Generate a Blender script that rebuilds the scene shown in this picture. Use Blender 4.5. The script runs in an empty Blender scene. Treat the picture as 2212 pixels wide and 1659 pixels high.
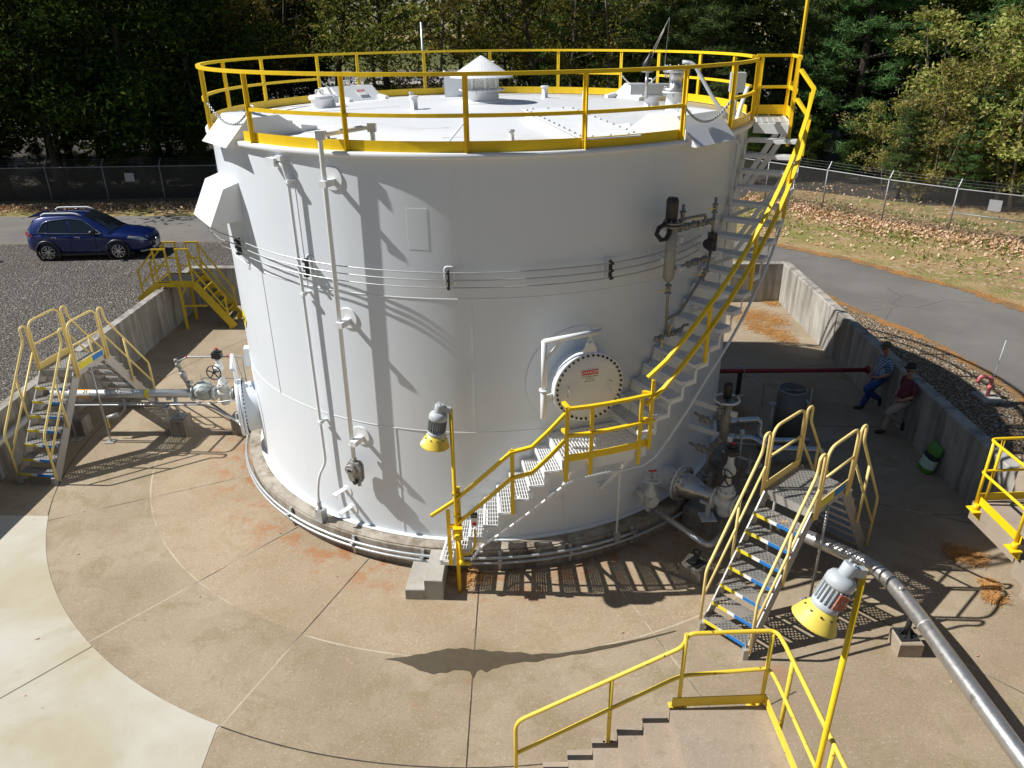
import bpy, bmesh, math, random
from math import sin, cos, pi, radians as rad, sqrt, atan2
from mathutils import Vector as V, Matrix as MX

# ------------------------------------------------------------------ camera, sky, sun
scn = bpy.context.scene
COL = scn.collection
cam_d = bpy.data.cameras.new('camera'); cam = bpy.data.objects.new('camera', cam_d); COL.objects.link(cam)
cam_d.sensor_fit = 'HORIZONTAL'; cam_d.sensor_width = 36; cam_d.lens = 36*1628.04/2212
cam_d.clip_start = .05; cam_d.clip_end = 3000
_F = V((0.02966482, 0.9026654, -0.42931943)); _R = V((0.99921518, -0.03805925, -0.01097838)); _U = _R.cross(_F)
cam.matrix_world = MX(((_R.x,_U.x,-_F.x,0),(_R.y,_U.y,-_F.y,-15.8496),(_R.z,_U.z,-_F.z,8.0926),(0,0,0,1)))
scn.camera = cam
W = bpy.data.worlds.new('World'); scn.world = W; W.use_nodes = True
_bg = W.node_tree.nodes['Background']; _sk = W.node_tree.nodes.new('ShaderNodeTexSky')
_sk.sky_type = 'NISHITA'; _sk.sun_disc = False; _sk.sun_elevation = rad(45.6); _sk.sun_rotation = atan2(-.9962, .0872)
_sk.air_density = 1.0; _sk.dust_density = .3; _sk.ozone_density = 1.2
W.node_tree.links.new(_sk.outputs[0], _bg.inputs[0]); _bg.inputs[1].default_value = .05
sun_d = bpy.data.lights.new('sun', 'SUN'); sun = bpy.data.objects.new('sun', sun_d); COL.objects.link(sun)
sun_d.energy = 5.0; sun_d.angle = rad(.53); sun_d.color = (1, .975, .93)
sun.rotation_euler = V((.9962*cos(rad(45.6)), -.0872*cos(rad(45.6)), -sin(rad(45.6)))).to_track_quat('-Z','Y').to_euler()
sun.location = (-30, 4, 30)
scn.view_settings.view_transform = 'Standard'; scn.view_settings.look = 'None'
scn.view_settings.exposure = .32; scn.view_settings.gamma = 1
scn.render.engine = 'CYCLES'

# ------------------------------------------------------------------ helpers
RT = 5.1; H = 6.477; ZF = -.42; ZG = .45
def gz(x): return ZG
RNG = random.Random(7)
def P(th, r, z): return V((r*cos(rad(th)), r*sin(rad(th)), z))
def frame(t, up=V((0,0,1))):
    t = V(t).normalized(); up = V(up)
    if abs(t.dot(up)) > .99: up = V((0,1,0)) if abs(t.y) < .9 else V((1,0,0))
    s = t.cross(up).normalized(); u = s.cross(t).normalized()
    return s, u, t
class MB:
    def __init__(s): s.v=[]; s.f=[]; s.mi=[]; s.sm=[]; s.m=0
    def face(s, idx, smooth=False): s.f.append(tuple(idx)); s.mi.append(s.m); s.sm.append(smooth)
    def add(s, vs): n=len(s.v); s.v.extend(V(a) for a in vs); return n
    def quad(s, a,b,c,d): n=s.add((a,b,c,d)); s.face((n,n+1,n+2,n+3)); return s
    def poly(s, pts): n=s.add(pts); s.face(range(n,n+len(pts))); return s
    def hexa(s, p):  # 8 corners: bottom 4 ccw, top 4 ccw
        n=s.add(p)
        for q in ((3,2,1,0),(4,5,6,7),(0,1,5,4),(1,2,6,5),(2,3,7,6),(3,0,4,7)): s.face([n+i for i in q])
        return s
    def box(s, c, d, mx=None):
        x,y,z=[a/2 for a in d]
        p=[V((a,b,e)) for e in (-z,z) for a,b in ((-x,-y),(x,-y),(x,y),(-x,y))]
        if mx is not None: p=[mx@q for q in p]
        c=V(c); return s.hexa([c+q for q in p])
    def rbox(s, th, r, z, d):  # box with local x radial, y tangential at polar position
        return s.box(P(th,r,z), d, MX.Rotation(rad(th),3,'Z'))
    def beam(s, a, b, w, h, up=V((0,0,1))):
        a=V(a); b=V(b); sd,u,t=frame(b-a,up)
        o=[(-w/2,-h/2),(w/2,-h/2),(w/2,h/2),(-w/2,h/2)]
        return s.hexa([a+sd*i+u*j for i,j in o]+[b+sd*i+u*j for i,j in o])
    def sweep(s, pts, w, h, up=V((0,0,1)), closed=False):
        pts=[V(p) for p in pts]; n=len(pts); base=len(s.v)
        for i,p in enumerate(pts):
            a=pts[i-1] if (i>0 or closed) else p; b=pts[(i+1)%n] if (i<n-1 or closed) else p
            sd,u,t=frame(b-a,up)
            for k,j in ((-w/2,-h/2),(w/2,-h/2),(w/2,h/2),(-w/2,h/2)): s.v.append(p+sd*k+u*j)
        for i in range(n if closed else n-1):
            A=base+4*i; B=base+4*((i+1)%n)
            for k in range(4): s.face((A+k,A+(k+1)%4,B+(k+1)%4,B+k))
        if not closed:
            s.face([base+k for k in (3,2,1,0)]); s.face([base+4*(n-1)+k for k in range(4)])
        return s
    def tube(s, pts, r, n=8, caps=True, closed=False):
        pts=[V(p) for p in pts]; N=len(pts); rs=r if isinstance(r,(list,tuple)) else [r]*N
        base=len(s.v); t0=None; sd=u=None
        for i,p in enumerate(pts):
            a=pts[i-1] if (i>0 or closed) else p; b=pts[(i+1)%N] if (i<N-1 or closed) else p
            t=(b-a); t = t.normalized() if t.length>1e-9 else (t0 or V((0,0,1)))
            if sd is None: sd,u,_=frame(t)
            else:
                sd=(sd-t*sd.dot(t)); sd=sd.normalized() if sd.length>1e-6 else frame(t)[0]; u=sd.cross(t).normalized()
            t0=t
            for k in range(n):
                A=2*pi*k/n; s.v.append(p+(sd*cos(A)+u*sin(A))*rs[i])
        for i in range(N if closed else N-1):
            A=base+n*i; B=base+n*((i+1)%N)
            for k in range(n): s.face((A+k,B+k,B+(k+1)%n,A+(k+1)%n),True)
        if caps and not closed:
            s.face([base+k for k in range(n)]); s.face([base+n*(N-1)+k for k in reversed(range(n))])
        return s
    def pipe(s, pts, r, n=8, bend=None, k=5):  # tube with rounded corners
        return s.tube(rounded(pts, bend if bend is not None else 2.2*r, k), r, n)
    def lathe(s, prof, o=(0,0,0), ax=(0,0,1), n=16, caps=True, a0=0, a1=360):
        o=V(o); sd,u,t=frame(ax); base=len(s.v); full=abs(a1-a0)>=360; m=n if full else n+1
        for r,z in prof:
            for k in range(m):
                A=rad(a0+(a1-a0)*k/n); s.v.append(o+t*z+(sd*cos(A)+u*sin(A))*r)
        for i in range(len(prof)-1):
            A=base+m*i; B=base+m*(i+1)
            for k in range(n): s.face((A+k,A+(k+1)%m,B+(k+1)%m,B+k),True)
        if caps and full:
            if prof[0][0]>1e-4: s.face([base+k for k in reversed(range(n))])
            if prof[-1][0]>1e-4: s.face([base+m*(len(prof)-1)+k for k in range(n)])
        return s
    def cyl(s, a, b, r, n=12):
        a=V(a); b=V(b); return s.lathe([(r,0),(r,(b-a).length)], a, b-a, n)
    def hard(s, a, b, r, n=12):  # disc with crisp edge
        a=V(a); b=V(b); L=(b-a).length; e=min(.15*L,.006); return s.lathe([(r-e,0),(r,e),(r,L-e),(r-e,L)], a, b-a, n)
    def ring(s, r0, r1, z0, z1, a0, a1, n):  # curved box
        base=len(s.v); full=abs(a1-a0)>=360; m=n if full else n+1
        for k in range(m):
            a=a0+(a1-a0)*k/n
            for r,z in ((r0,z0),(r1,z0),(r1,z1),(r0,z1)): s.v.append(P(a,r,z))
        for k in range(n):
            A=base+4*k; B=base+4*((k+1)%m)
            for j in range(4): s.face((A+j,A+(j+1)%4,B+(j+1)%4,B+j), False)
        if not full: s.face([base+j for j in (3,2,1,0)]); s.face([base+4*(m-1)+j for j in range(4)])
        return s
    def prism(s, poly, o, ex, ey, ez, d):  # 2d polygon in ex/ey plane extruded along ez from -d/2 to d/2
        o=V(o); ex=V(ex); ey=V(ey); ez=V(ez); n=len(poly); b=len(s.v)
        for q in (-d/2,d/2):
            for x,y in poly: s.v.append(o+ex*x+ey*y+ez*q)
        s.face([b+i for i in reversed(range(n))]); s.face([b+n+i for i in range(n)])
        for i in range(n): s.face((b+i,b+(i+1)%n,b+n+(i+1)%n,b+n+i))
        return s
    def bolts(s, c, ax, R, n, r=.014, h=.02):
        c=V(c); sd,u,t=frame(ax)
        for k in range(n):
            A=2*pi*(k+.5)/n; q=c+(sd*cos(A)+u*sin(A))*R; s.cyl(q, q+t*h, r, 6)
        return s
    def build(s, name, mats, parent=None, L=(0,0,0), fix=True):
        me=bpy.data.meshes.new(name); L=V(L)
        me.from_pydata([v-L for v in s.v], [], s.f)
        for m in (mats if isinstance(mats,(list,tuple)) else [mats]): me.materials.append(m)
        me.polygons.foreach_set('material_index', s.mi); me.polygons.foreach_set('use_smooth', s.sm)
        if fix:
            bm=bmesh.new(); bm.from_mesh(me); bmesh.ops.recalc_face_normals(bm, faces=bm.faces); bm.to_mesh(me); bm.free()
        me.update()
        o=bpy.data.objects.new(name, me); COL.objects.link(o)
        if parent is not None: o.parent=parent
        else: o.location=L
        return o
def rounded(pts, r, k=5):
    pts=[V(p) for p in pts]; out=[pts[0]]
    for a,b,c in zip(pts,pts[1:],pts[2:]):
        d1=(a-b); d2=(c-b); q=min(r, d1.length*.48, d2.length*.48)
        p0=b+d1.normalized()*q; p1=b+d2.normalized()*q
        for i in range(k+1):
            t=i/k; out.append(p0*(1-t)**2+b*2*t*(1-t)+p1*t*t)
    out.append(pts[-1]); return out
def tag(o, label, cat, group=None, kind=None):
    if label: o['label']=label
    if cat: o['category']=cat
    if group: o['group']=group
    if kind: o['kind']=kind
    return o
class Thing:
    def __init__(s, name, label, cat, loc, group=None):
        s.o=bpy.data.objects.new(name,None); COL.objects.link(s.o); s.L=V(loc); s.o.location=s.L
        s.o.empty_display_size=.2; tag(s.o,label,cat,group)
    def part(s, mb, name, mats, parent=None, label=None):
        o=mb.build(name, mats, parent or s.o, s.L)
        if label: o['label']=label
        return o
def single(mb, name, mats, label, cat, loc=(0,0,0), group=None, kind=None):
    return tag(mb.build(name, mats, None, loc), label, cat, group, kind)
def structure(mb, name, mats): o=mb.build(name, mats); o['kind']='structure'; return o
def dup(root, loc, rotz=0, label=None, scale=None):
    r=root.copy(); COL.objects.link(r); r.location=loc; r.rotation_euler=(0,0,rotz)
    if scale: r.scale=scale if isinstance(scale,(tuple,list)) else (scale,)*3
    if label: r['label']=label
    for ch in list(root.children):
        c=ch.copy(); COL.objects.link(c); c.parent=r
        for g in list(ch.children): e=g.copy(); COL.objects.link(e); e.parent=c
    return r
def text(body, size, mat, parent, L, o, ex, ey, name='lettering', depth=.0015, align='CENTER', sx=1):
    c=bpy.data.curves.new('t','FONT'); c.body=body; c.size=size; c.align_x=align; c.align_y='CENTER'; c.extrude=depth
    t=bpy.data.objects.new('t',c); COL.objects.link(t)
    me=bpy.data.meshes.new_from_object(t.evaluated_get(bpy.context.evaluated_depsgraph_get()))
    bpy.data.objects.remove(t); ex=V(ex).normalized(); ey=V(ey).normalized(); ez=ex.cross(ey); o=V(o)-V(L)
    for v in me.vertices: p=v.co.copy(); v.co=o+ex*p.x*sx+ey*p.y+ez*p.z
    me.materials.clear(); me.materials.append(mat); me.name=name
    ob=bpy.data.objects.new(name,me); COL.objects.link(ob); ob.parent=parent; return ob

# ------------------------------------------------------------------ materials
class NT:
    def __init__(s, name):
        s.m=bpy.data.materials.new(name); s.m.use_nodes=True; s.t=s.m.node_tree
        s.b=s.t.nodes['Principled BSDF']; s._co=None
    def n(s, ty, **kw):
        x=s.t.nodes.new('ShaderNode'+ty)
        for k,v in kw.items(): setattr(x,k,v)
        return x
    def l(s, a, b): s.t.links.new(a,b); return s
    def co(s):
        if s._co is None: s._co=s.n('TexCoord').outputs['Object']
        return s._co
    def set(s, sock, v):
        if hasattr(v,'is_output'): s.t.links.new(v, sock)
        else: sock.default_value=v
    def m_(s, op, a, b=0., c=None, clamp=False):
        x=s.n('Math',operation=op); x.use_clamp=clamp; s.set(x.inputs[0],a); s.set(x.inputs[1],b)
        if c is not None: s.set(x.inputs[2],c)
        return x.outputs[0]
    def mapv(s, scale=(1,1,1), vec=None):
        x=s.n('Mapping'); s.l(vec or s.co(), x.inputs[0]); x.inputs['Scale'].default_value=scale; return x.outputs[0]
    def noise(s, scale, detail=3, rough=.55, vec=None, dist=0):
        x=s.n('TexNoise'); s.l(vec or s.co(), x.inputs['Vector']); x.inputs['Scale'].default_value=scale
        x.inputs['Detail'].default_value=detail; x.inputs['Roughness'].default_value=rough; x.inputs['Distortion'].default_value=dist
        return x.outputs['Fac']
    def vor(s, scale, feat='F1', out='Distance', vec=None, rnd=1):
        x=s.n('TexVoronoi',feature=feat); s.l(vec or s.co(), x.inputs['Vector']); x.inputs['Scale'].default_value=scale; x.inputs['Randomness'].default_value=rnd
        return x.outputs[out]
    def mr(s, v, a, b, c=0., d=1.):
        x=s.n('MapRange'); x.interpolation_type='SMOOTHSTEP'; s.set(x.inputs[0],v)
        for i,q in enumerate((a,b,c,d)): x.inputs[i+1].default_value=q
        return x.outputs[0]
    def mix(s, f, a, b, mode='MIX'):
        x=s.n('Mix',data_type='RGBA',blend_type=mode); s.set(x.inputs[0],f)
        for i,q in ((6,a),(7,b)): s.set(x.inputs[i], (*q,1) if isinstance(q,(tuple,list)) and len(q)==3 else q)
        return x.outputs[2]
    def bump(s, h, dist=.01, st=1.):
        x=s.n('Bump'); s.set(x.inputs['Height'],h); x.inputs['Distance'].default_value=dist; x.inputs['Strength'].default_value=st
        s.l(x.outputs[0], s.b.inputs['Normal'])
    def out(s, col=None, rough=None, metal=None, spec=None):
        if col is not None: s.set(s.b.inputs['Base Color'], (*col,1) if isinstance(col,(tuple,list)) and len(col)==3 else col)
        if rough is not None: s.set(s.b.inputs['Roughness'], rough)
        if metal is not None: s.set(s.b.inputs['Metallic'], metal)
        if spec is not None: s.b.inputs['Specular IOR Level'].default_value=spec
        return s.m
def simple(name, col, rough=.5, metal=0, var=.12, sc=6., bump=0, spec=None, dirt=None, dsc=3., dth=.62):
    t=NT(name); f=t.noise(sc,4); lo=tuple(c*(1-var) for c in col); hi=tuple(min(1,c*(1+var)) for c in col)
    c=t.mix(f,lo,hi)
    if dirt: c=t.mix(t.mr(t.noise(dsc,6,.65),dth,dth+.06),c,dirt)
    if bump: t.bump(t.noise(sc*6,3),bump)
    r=t.m_('MULTIPLY_ADD',t.noise(sc*2,2),.2,rough-.1)
    return t.out(c,r,metal,spec)
M={}
M['white']=simple('white_paint',(.765,.78,.79),.38,var=.02,sc=1.2)
M['shell']=None
M['yellow']=simple('safety_yellow_paint',(.86,.575,.012),.4,var=.06,sc=5)
M['yellow_old']=simple('worn_yellow_paint',(.78,.56,.05),.5,var=.12,sc=8,dirt=(.15,.08,.035),dsc=16,dth=.615)
M['yellow_deep']=simple('aged_yellow_paint',(.55,.38,.02),.55,var=.2,sc=5,dirt=(.05,.03,.02),dsc=4,dth=.67)
M['cream']=simple('pale_yellow_powder_coat',(.84,.65,.25),.42,var=.05,sc=4)
M['steel']=simple('stainless_steel',(.55,.54,.52),.34,.85,var=.14,sc=7,dirt=(.38,.36,.33),dsc=5,dth=.6)
M['alu']=simple('mill_aluminium',(.47,.455,.43),.45,.55,var=.12,sc=4)
M['galv']=simple('galvanised_steel',(.50,.52,.53),.42,.6,var=.15,sc=14)
M['clad']=simple('bright_cladding',(.62,.66,.70),.28,.9,var=.08,sc=3)
M['grey_iron']=simple('grey_cast_iron',(.34,.33,.31),.48,.4,var=.25,sc=12,dirt=(.15,.10,.06),dsc=9,dth=.64)
M['rusty']=simple('weathered_fittings',(.29,.275,.25),.45,.55,var=.35,sc=18,dirt=(.20,.12,.06),dsc=16,dth=.62)
M['valve']=simple('pale_valve_paint',(.66,.67,.64),.45,var=.06,sc=8,dirt=(.35,.30,.24),dsc=9,dth=.68)
M['greygreen']=simple('grey_green_paint',(.42,.47,.45),.4,var=.06,sc=6)
M['lampgrey']=simple('lamp_grey_paint',(.43,.46,.48),.45,var=.08,sc=10)
M['lampdark']=simple('lamp_dark_fins',(.17,.18,.20),.5,var=.15,sc=10)
M['lampshade']=simple('faded_yellow_enamel',(.80,.58,.07),.45,var=.08,sc=6,dirt=(.74,.69,.52),dsc=5,dth=.56)
M['rustlabel']=simple('rusted_plate',(.36,.11,.07),.7,var=.4,sc=22,dirt=(.45,.36,.32),dsc=25,dth=.55)
M['lampyellow']=simple('faded_yellow_shade',(.80,.61,.10),.5,var=.08,sc=5,dirt=(.70,.62,.38),dsc=6,dth=.68)
M['black']=simple('black_plastic',(.025,.025,.027),.45,var=.2)
M['rubber']=simple('tyre_rubber',(.02,.02,.02),.75,var=.2)
M['red']=simple('red_pipe_paint',(.30,.03,.03),.5,var=.1)
M['pink']=simple('faded_red_paint',(.62,.16,.17),.55,var=.15,dirt=(.35,.05,.05),dsc=6,dth=.55)
M['blue_label']=simple('blue_label',(.01,.19,.55),.5,var=.05)
M['yel_label']=simple('yellow_label',(.80,.66,.02),.5,var=.08,dirt=(.55,.52,.3),dsc=20,dth=.58)
M['white_label']=simple('white_label',(.82,.82,.80),.5,var=.04,dirt=(.6,.5,.3),dsc=30,dth=.6)
M['orange_label']=simple('orange_label',(.85,.36,.02),.5,var=.05)
M['red_label']=simple('danger_red',(.55,.02,.03),.45,var=.03)
M['ink']=simple('black_ink',(.015,.015,.015),.5,var=.05)
M['chrome']=simple('chrome',(.75,.76,.78),.12,1,var=.03)
M['sign_grey']=simple('weathered_sign_plate',(.42,.43,.46),.5,.3,var=.1,sc=8)
M['fencepost']=simple('dull_fence_steel',(.27,.28,.29),.55,.4,var=.15,sc=10)
M['insul']=simple('dull_insulation_jacket',(.16,.155,.15),.5,.3,var=.2,sc=3)

def concrete(name, a, b, sp=.12, streak=0, dark=(.06,.05,.045)):
    t=NT(name); c=t.mix(t.mr(t.noise(.9,5,.6),.35,.68),a,b)
    c=t.mix(t.m_('MULTIPLY',t.mr(t.noise(55,2,.6),.5,.75),sp),c,(.75,.68,.58))
    c=t.mix(t.m_('MULTIPLY',t.mr(t.noise(9,5,.7),.52,.7),.35),c,tuple(q*.55 for q in a))
    if streak:
        s=t.noise(1,5,.6,t.mapv((2.6,2.6,.3))); s2=t.noise(1,3,.6,t.mapv((11,11,.45)))
        c=t.mix(t.m_('MULTIPLY',t.mr(s,.42,.66),streak),c,dark)
        c=t.mix(t.m_('MULTIPLY',t.mr(s2,.5,.72),streak*.6),c,tuple(min(1,q*1.35) for q in b))
    t.bump(t.noise(40,4,.7),.004,.6); return t.out(c,.85,spec=.25)
M['conc']=concrete('grey_concrete',(.34,.32,.28),(.44,.42,.37))
M['conc_block']=concrete('weathered_block',(.25,.22,.18),(.36,.32,.26),streak=.5)
M['conc_stair']=concrete('tan_concrete',(.31,.25,.19),(.38,.31,.235),sp=.2)
M['wallconc']=concrete('form_concrete',(.31,.29,.255),(.43,.41,.365),streak=.8,dark=(.15,.135,.115))
M['ringconc']=concrete('ring_concrete',(.30,.26,.21),(.40,.36,.30),streak=.7,dark=(.10,.06,.03))
M['slab']=None

def shell_mat():
    t=NT('tank_white_paint'); c=t.mix(t.noise(.5,3),(.70,.745,.79),(.745,.785,.825))
    c=t.mix(t.m_('MULTIPLY',t.mr(t.noise(1,4,.6,t.mapv((4,4,.12))),.58,.75),.22),c,(.66,.64,.58))
    t.bump(t.noise(.35,2),.06,.12); return t.out(c,.33,spec=.5)
M['shell']=shell_mat()
def roof_mat():
    t=NT('roof_white_paint'); c=t.mix(t.noise(.6,4),(.64,.655,.67),(.72,.73,.74))
    c=t.mix(t.m_('MULTIPLY',t.mr(t.noise(1.1,6,.7,dist=1.5),.52,.70),.45),c,(.55,.52,.46))
    return t.out(c,.42)
M['roof']=roof_mat()

JA=(202.4,227.3,246.1,267.4,289.0,311,333,355,17,180)
def floor_mat():
    t=NT('pit_concrete'); co=t.co(); sx=t.n('SeparateXYZ'); t.l(co,sx.inputs[0]); x,y=sx.outputs[0],sx.outputs[1]
    r=t.m_('SQRT',t.m_('ADD',t.m_('MULTIPLY',x,x),t.m_('MULTIPLY',y,y))); ang=t.m_('ARCTAN2',y,x)
    c=t.mix(t.mr(t.noise(.55,5,.6),.35,.68),(.285,.22,.148),(.365,.295,.205))
    c=t.mix(t.m_('MULTIPLY',t.mr(t.noise(1.7,6,.7,dist=.8),.48,.66),.7),c,(.25,.20,.11))      # olive algae
    inner=t.mr(r,7.40,7.44,1,0)
    c=t.mix(t.m_('MULTIPLY',inner,.35),c,(.40,.295,.19))
    ag=t.mr(t.vor(26,'F1','Distance'),.05,.32,1,0)                                                # exposed aggregate
    c=t.mix(t.m_('MULTIPLY',t.m_('MULTIPLY',ag,inner),t.mr(t.noise(1.3,4,.6),.42,.62,.0,.65)),c,(.66,.54,.40))
    c=t.mix(t.m_('MULTIPLY',t.mr(t.noise(42,4,.75),.5,.66),.5),c,(.17,.125,.088))
    c=t.mix(t.m_('MULTIPLY',t.mr(t.noise(24,4,.75),.54,.68),.34),c,(.60,.52,.41))
    rust=t.m_('MULTIPLY',t.mr(r,5.3,6.9,1,0),t.mr(t.noise(2.4,6,.7),.47,.64))
    c=t.mix(t.m_('MULTIPLY',rust,.9),c,(.34,.145,.055))
    rs2=t.mr(t.noise(1.05,5,.68),.665,.72); c=t.mix(t.m_('MULTIPLY',rs2,.45),c,(.34,.17,.08))
    # joints
    wob=t.m_('MULTIPLY',t.m_('SUBTRACT',t.noise(5,3),.5),.012)
    j=None
    def acc(d,wd,j):
        q=t.mr(t.m_('ADD',t.m_('ABSOLUTE',d),wob),wd*.5,wd,1,0); return q if j is None else t.m_('MAXIMUM',j,q)
    j=acc(t.m_('SUBTRACT',r,9.28),.012,j)
    j=t.m_('MULTIPLY',j,t.m_('LESS_THAN',x,4.2))
    far=t.m_('MULTIPLY',t.mr(r,9.25,9.3),t.m_('GREATER_THAN',x,5.)); jj=None
    for yy in (6.75,2.7,-.79,-4.28): jj=acc(t.m_('SUBTRACT',t.m_('ADD',y,t.m_('MULTIPLY',x,.05)),yy+.45),.011,jj)
    j=t.m_('MAXIMUM',j,t.m_('MULTIPLY',jj,far))
    jr=None
    for a in JA:
        d=t.m_('SUBTRACT',t.m_('MULTIPLY',x,sin(rad(a))),t.m_('MULTIPLY',y,cos(rad(a))))
        fw=t.m_('GREATER_THAN',t.m_('ADD',t.m_('MULTIPLY',x,cos(rad(a))),t.m_('MULTIPLY',y,sin(rad(a)))),0.)
        q=t.m_('MULTIPLY',t.mr(t.m_('ADD',t.m_('ABSOLUTE',d),wob),.006,.013,1,0),fw); jr=q if jr is None else t.m_('MAXIMUM',jr,q)
    jd=t.m_('MAXIMUM',j,t.m_('MULTIPLY',jr,t.mr(t.noise(.8,2),.35,.5)))
    c=t.mix(jd,c,(.055,.045,.035))
    light=t.m_('MULTIPLY',t.m_('MAXIMUM',jr,t.mr(t.m_('ADD',t.m_('ABSOLUTE',t.m_('SUBTRACT',r,7.45)),wob),.008,.02,1,0)),t.mr(t.noise(.8,2),.58,.42))
    c=t.mix(t.m_('MULTIPLY',light,.55),c,(.60,.53,.40))
    # wet seep along the inner ring joint
    da=t.m_('ABSOLUTE',t.m_('SUBTRACT',ang,rad(269.5-360))); wid=t.mr(da,.0,.22,.155,.0)
    core=t.m_('ABSOLUTE',t.m_('SUBTRACT',ang,rad(267-360))); wid=t.m_('MULTIPLY',wid,.55); wid=t.m_('ADD',wid,t.mr(core,.0,.10,.12,0))
    wob2=t.m_('MULTIPLY',t.m_('SUBTRACT',t.noise(3.6,7,.72),.5),.85)
    dr=t.m_('ABSOLUTE',t.m_('ADD',t.m_('SUBTRACT',r,7.49),wob2))
    wet=t.m_('MULTIPLY',t.m_('GREATER_THAN',-1.,dr),1.)
    damp=t.m_('MULTIPLY',t.mr(t.m_('SUBTRACT',t.m_('MULTIPLY',wid,3.0),dr),-.1,.35),.55)
    c=t.mix(damp,c,(.23,.18,.105)); c=t.mix(t.m_('MULTIPLY',wet,.86),c,(.052,.042,.026))
    t.bump(t.m_('ADD',t.m_('MULTIPLY',t.noise(60,3,.7),.5),t.m_('MULTIPLY',jd,-2.)),.004,.7)
    return t.out(c,t.m_('SUBTRACT',.88,t.m_('MULTIPLY',wet,.5)),spec=.3)
M['floor']=floor_mat()
def slab_mat():
    t=NT('pale_slab_concrete'); c=t.mix(t.mr(t.noise(.45,6,.6,dist=.3),.38,.70),(.50,.475,.41),(.41,.36,.25))
    c=t.mix(t.m_('MULTIPLY',t.mr(t.noise(2.2,6,.7),.56,.74),.35),c,(.30,.24,.145))
    c=t.mix(t.m_('MULTIPLY',t.mr(t.noise(60,3,.7),.52,.7),.2),c,(.3,.26,.2))
    sx=t.n('SeparateXYZ'); t.l(t.co(),sx.inputs[0]); x,y=sx.outputs[0],sx.outputs[1]; a=228.2
    d=t.m_('SUBTRACT',t.m_('MULTIPLY',x,sin(rad(a))),t.m_('MULTIPLY',y,cos(rad(a))))
    c=t.mix(t.mr(t.m_('ABSOLUTE',t.m_('SUBTRACT',d,0)),.006,.014,1,0),c,(.06,.045,.035))
    t.bump(t.noise(50,3,.7),.003,.5); return t.out(c,.85,spec=.3)
M['slab']=slab_mat()
M['wet']=simple('water_soaked_concrete',(.085,.066,.042),.4,var=.25,sc=9,bump=.002)
M['forest']=simple('shade_toned_forest_litter',(.035,.027,.017),.95,var=.5,sc=3,dirt=(.10,.07,.035),dsc=5,dth=.6)  # litter colour lowered so the sheet carries the shade under the trees
def asphalt():
    t=NT('worn_asphalt'); c=t.mix(t.mr(t.noise(.4,5,.6),.35,.65),(.15,.141,.128),(.19,.179,.163))
    c=t.mix(t.m_('MULTIPLY',t.mr(t.noise(45,3,.8),.45,.7),.35),c,(.10,.095,.09))
    cr=t.mr(t.vor(.42,'DISTANCE_TO_EDGE','Distance',t.mapv((1,1.5,1))),0,.012,1,0)
    c=t.mix(t.m_('MULTIPLY',cr,t.mr(t.noise(.5,2),.5,.6,0,.55)),c,(.06,.058,.055))
    c=t.mix(t.m_('MULTIPLY',t.mr(t.noise(1.2,6,.7),.64,.7),.5),c,(.33,.20,.09))
    t.bump(t.noise(70,3,.7),.006,.6); return t.out(c,.9,spec=.25)
M['asphalt']=asphalt()
def gravel():
    t=NT('grey_gravel'); v=t.vor(19,'F1','Color'); hs=t.n('SeparateColor'); t.l(v,hs.inputs[0])
    c=t.mix(hs.outputs[0],(.10,.09,.08),(.225,.207,.185)); c=t.mix(t.m_('GREATER_THAN',hs.outputs[1],.95),c,(.46,.43,.38))
    c=t.mix(t.m_('MULTIPLY',t.mr(t.noise(.5,5,.6),.45,.65),.4),c,(.13,.115,.10))
    d=t.vor(19,'F1','Distance'); c=t.mix(t.mr(d,.4,.75),c,(.055,.048,.042)); t.bump(t.m_('MULTIPLY',d,-1),.05,1); return t.out(c,.9,spec=.2)
M['gravel']=gravel()
def vgravel():
    t=NT('leafy_gravel'); v=t.vor(19,'F1','Color'); hs=t.n('SeparateColor'); t.l(v,hs.inputs[0]); d=t.vor(19,'F1','Distance')
    c=t.mix(hs.outputs[0],(.20,.15,.095),(.36,.28,.20)); c=t.mix(t.m_('GREATER_THAN',hs.outputs[1],.82),c,(.52,.44,.34)); c=t.mix(t.m_('GREATER_THAN',hs.outputs[2],.85),c,(.34,.19,.08))
    c=t.mix(t.mr(d,.4,.75),c,(.09,.07,.05)); t.bump(t.m_('MULTIPLY',d,-1),.05,1); return t.out(c,.9,spec=.2)
M['vgravel']=vgravel()
def ground_mat():
    t=NT('leafy_grass_ground'); c=t.mix(t.mr(t.noise(.8,5,.65),.38,.62),(.40,.285,.145),(.235,.225,.075))
    c=t.mix(t.m_('MULTIPLY',t.mr(t.noise(.23,4,.6),.5,.62),.8),c,(.36,.22,.115))
    v=t.vor(7,'F1','Color'); hs=t.n('SeparateColor'); t.l(v,hs.inputs[0])
    c=t.mix(t.m_('MULTIPLY',t.m_('GREATER_THAN',hs.outputs[0],.6),t.mr(t.noise(.5,4,.6),.40,.6)),c,t.mix(hs.outputs[1],(.22,.125,.065),(.55,.40,.27)))
    t.bump(t.noise(9,5,.7),.08,1); return t.out(c,.95,spec=.1)
M['ground']=ground_mat()
def verge():
    t=NT('needle_strewn_verge'); c=t.mix(t.mr(t.noise(1.6,5,.65),.4,.6),(.42,.20,.065),(.26,.17,.09))
    c=t.mix(t.m_('MULTIPLY',t.mr(t.noise(18,4,.7),.5,.65),.6),c,(.13,.08,.04)); t.bump(t.noise(25,4,.7),.04,1); return t.out(c,.95,spec=.1)
M['verge']=verge()
def grass():
    t=NT('lawn'); c=t.mix(t.mr(t.noise(.3,5,.6),.4,.6),(.085,.11,.035),(.16,.15,.06)); return t.out(c,.95,spec=.1)
M['lawn']=grass()
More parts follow.
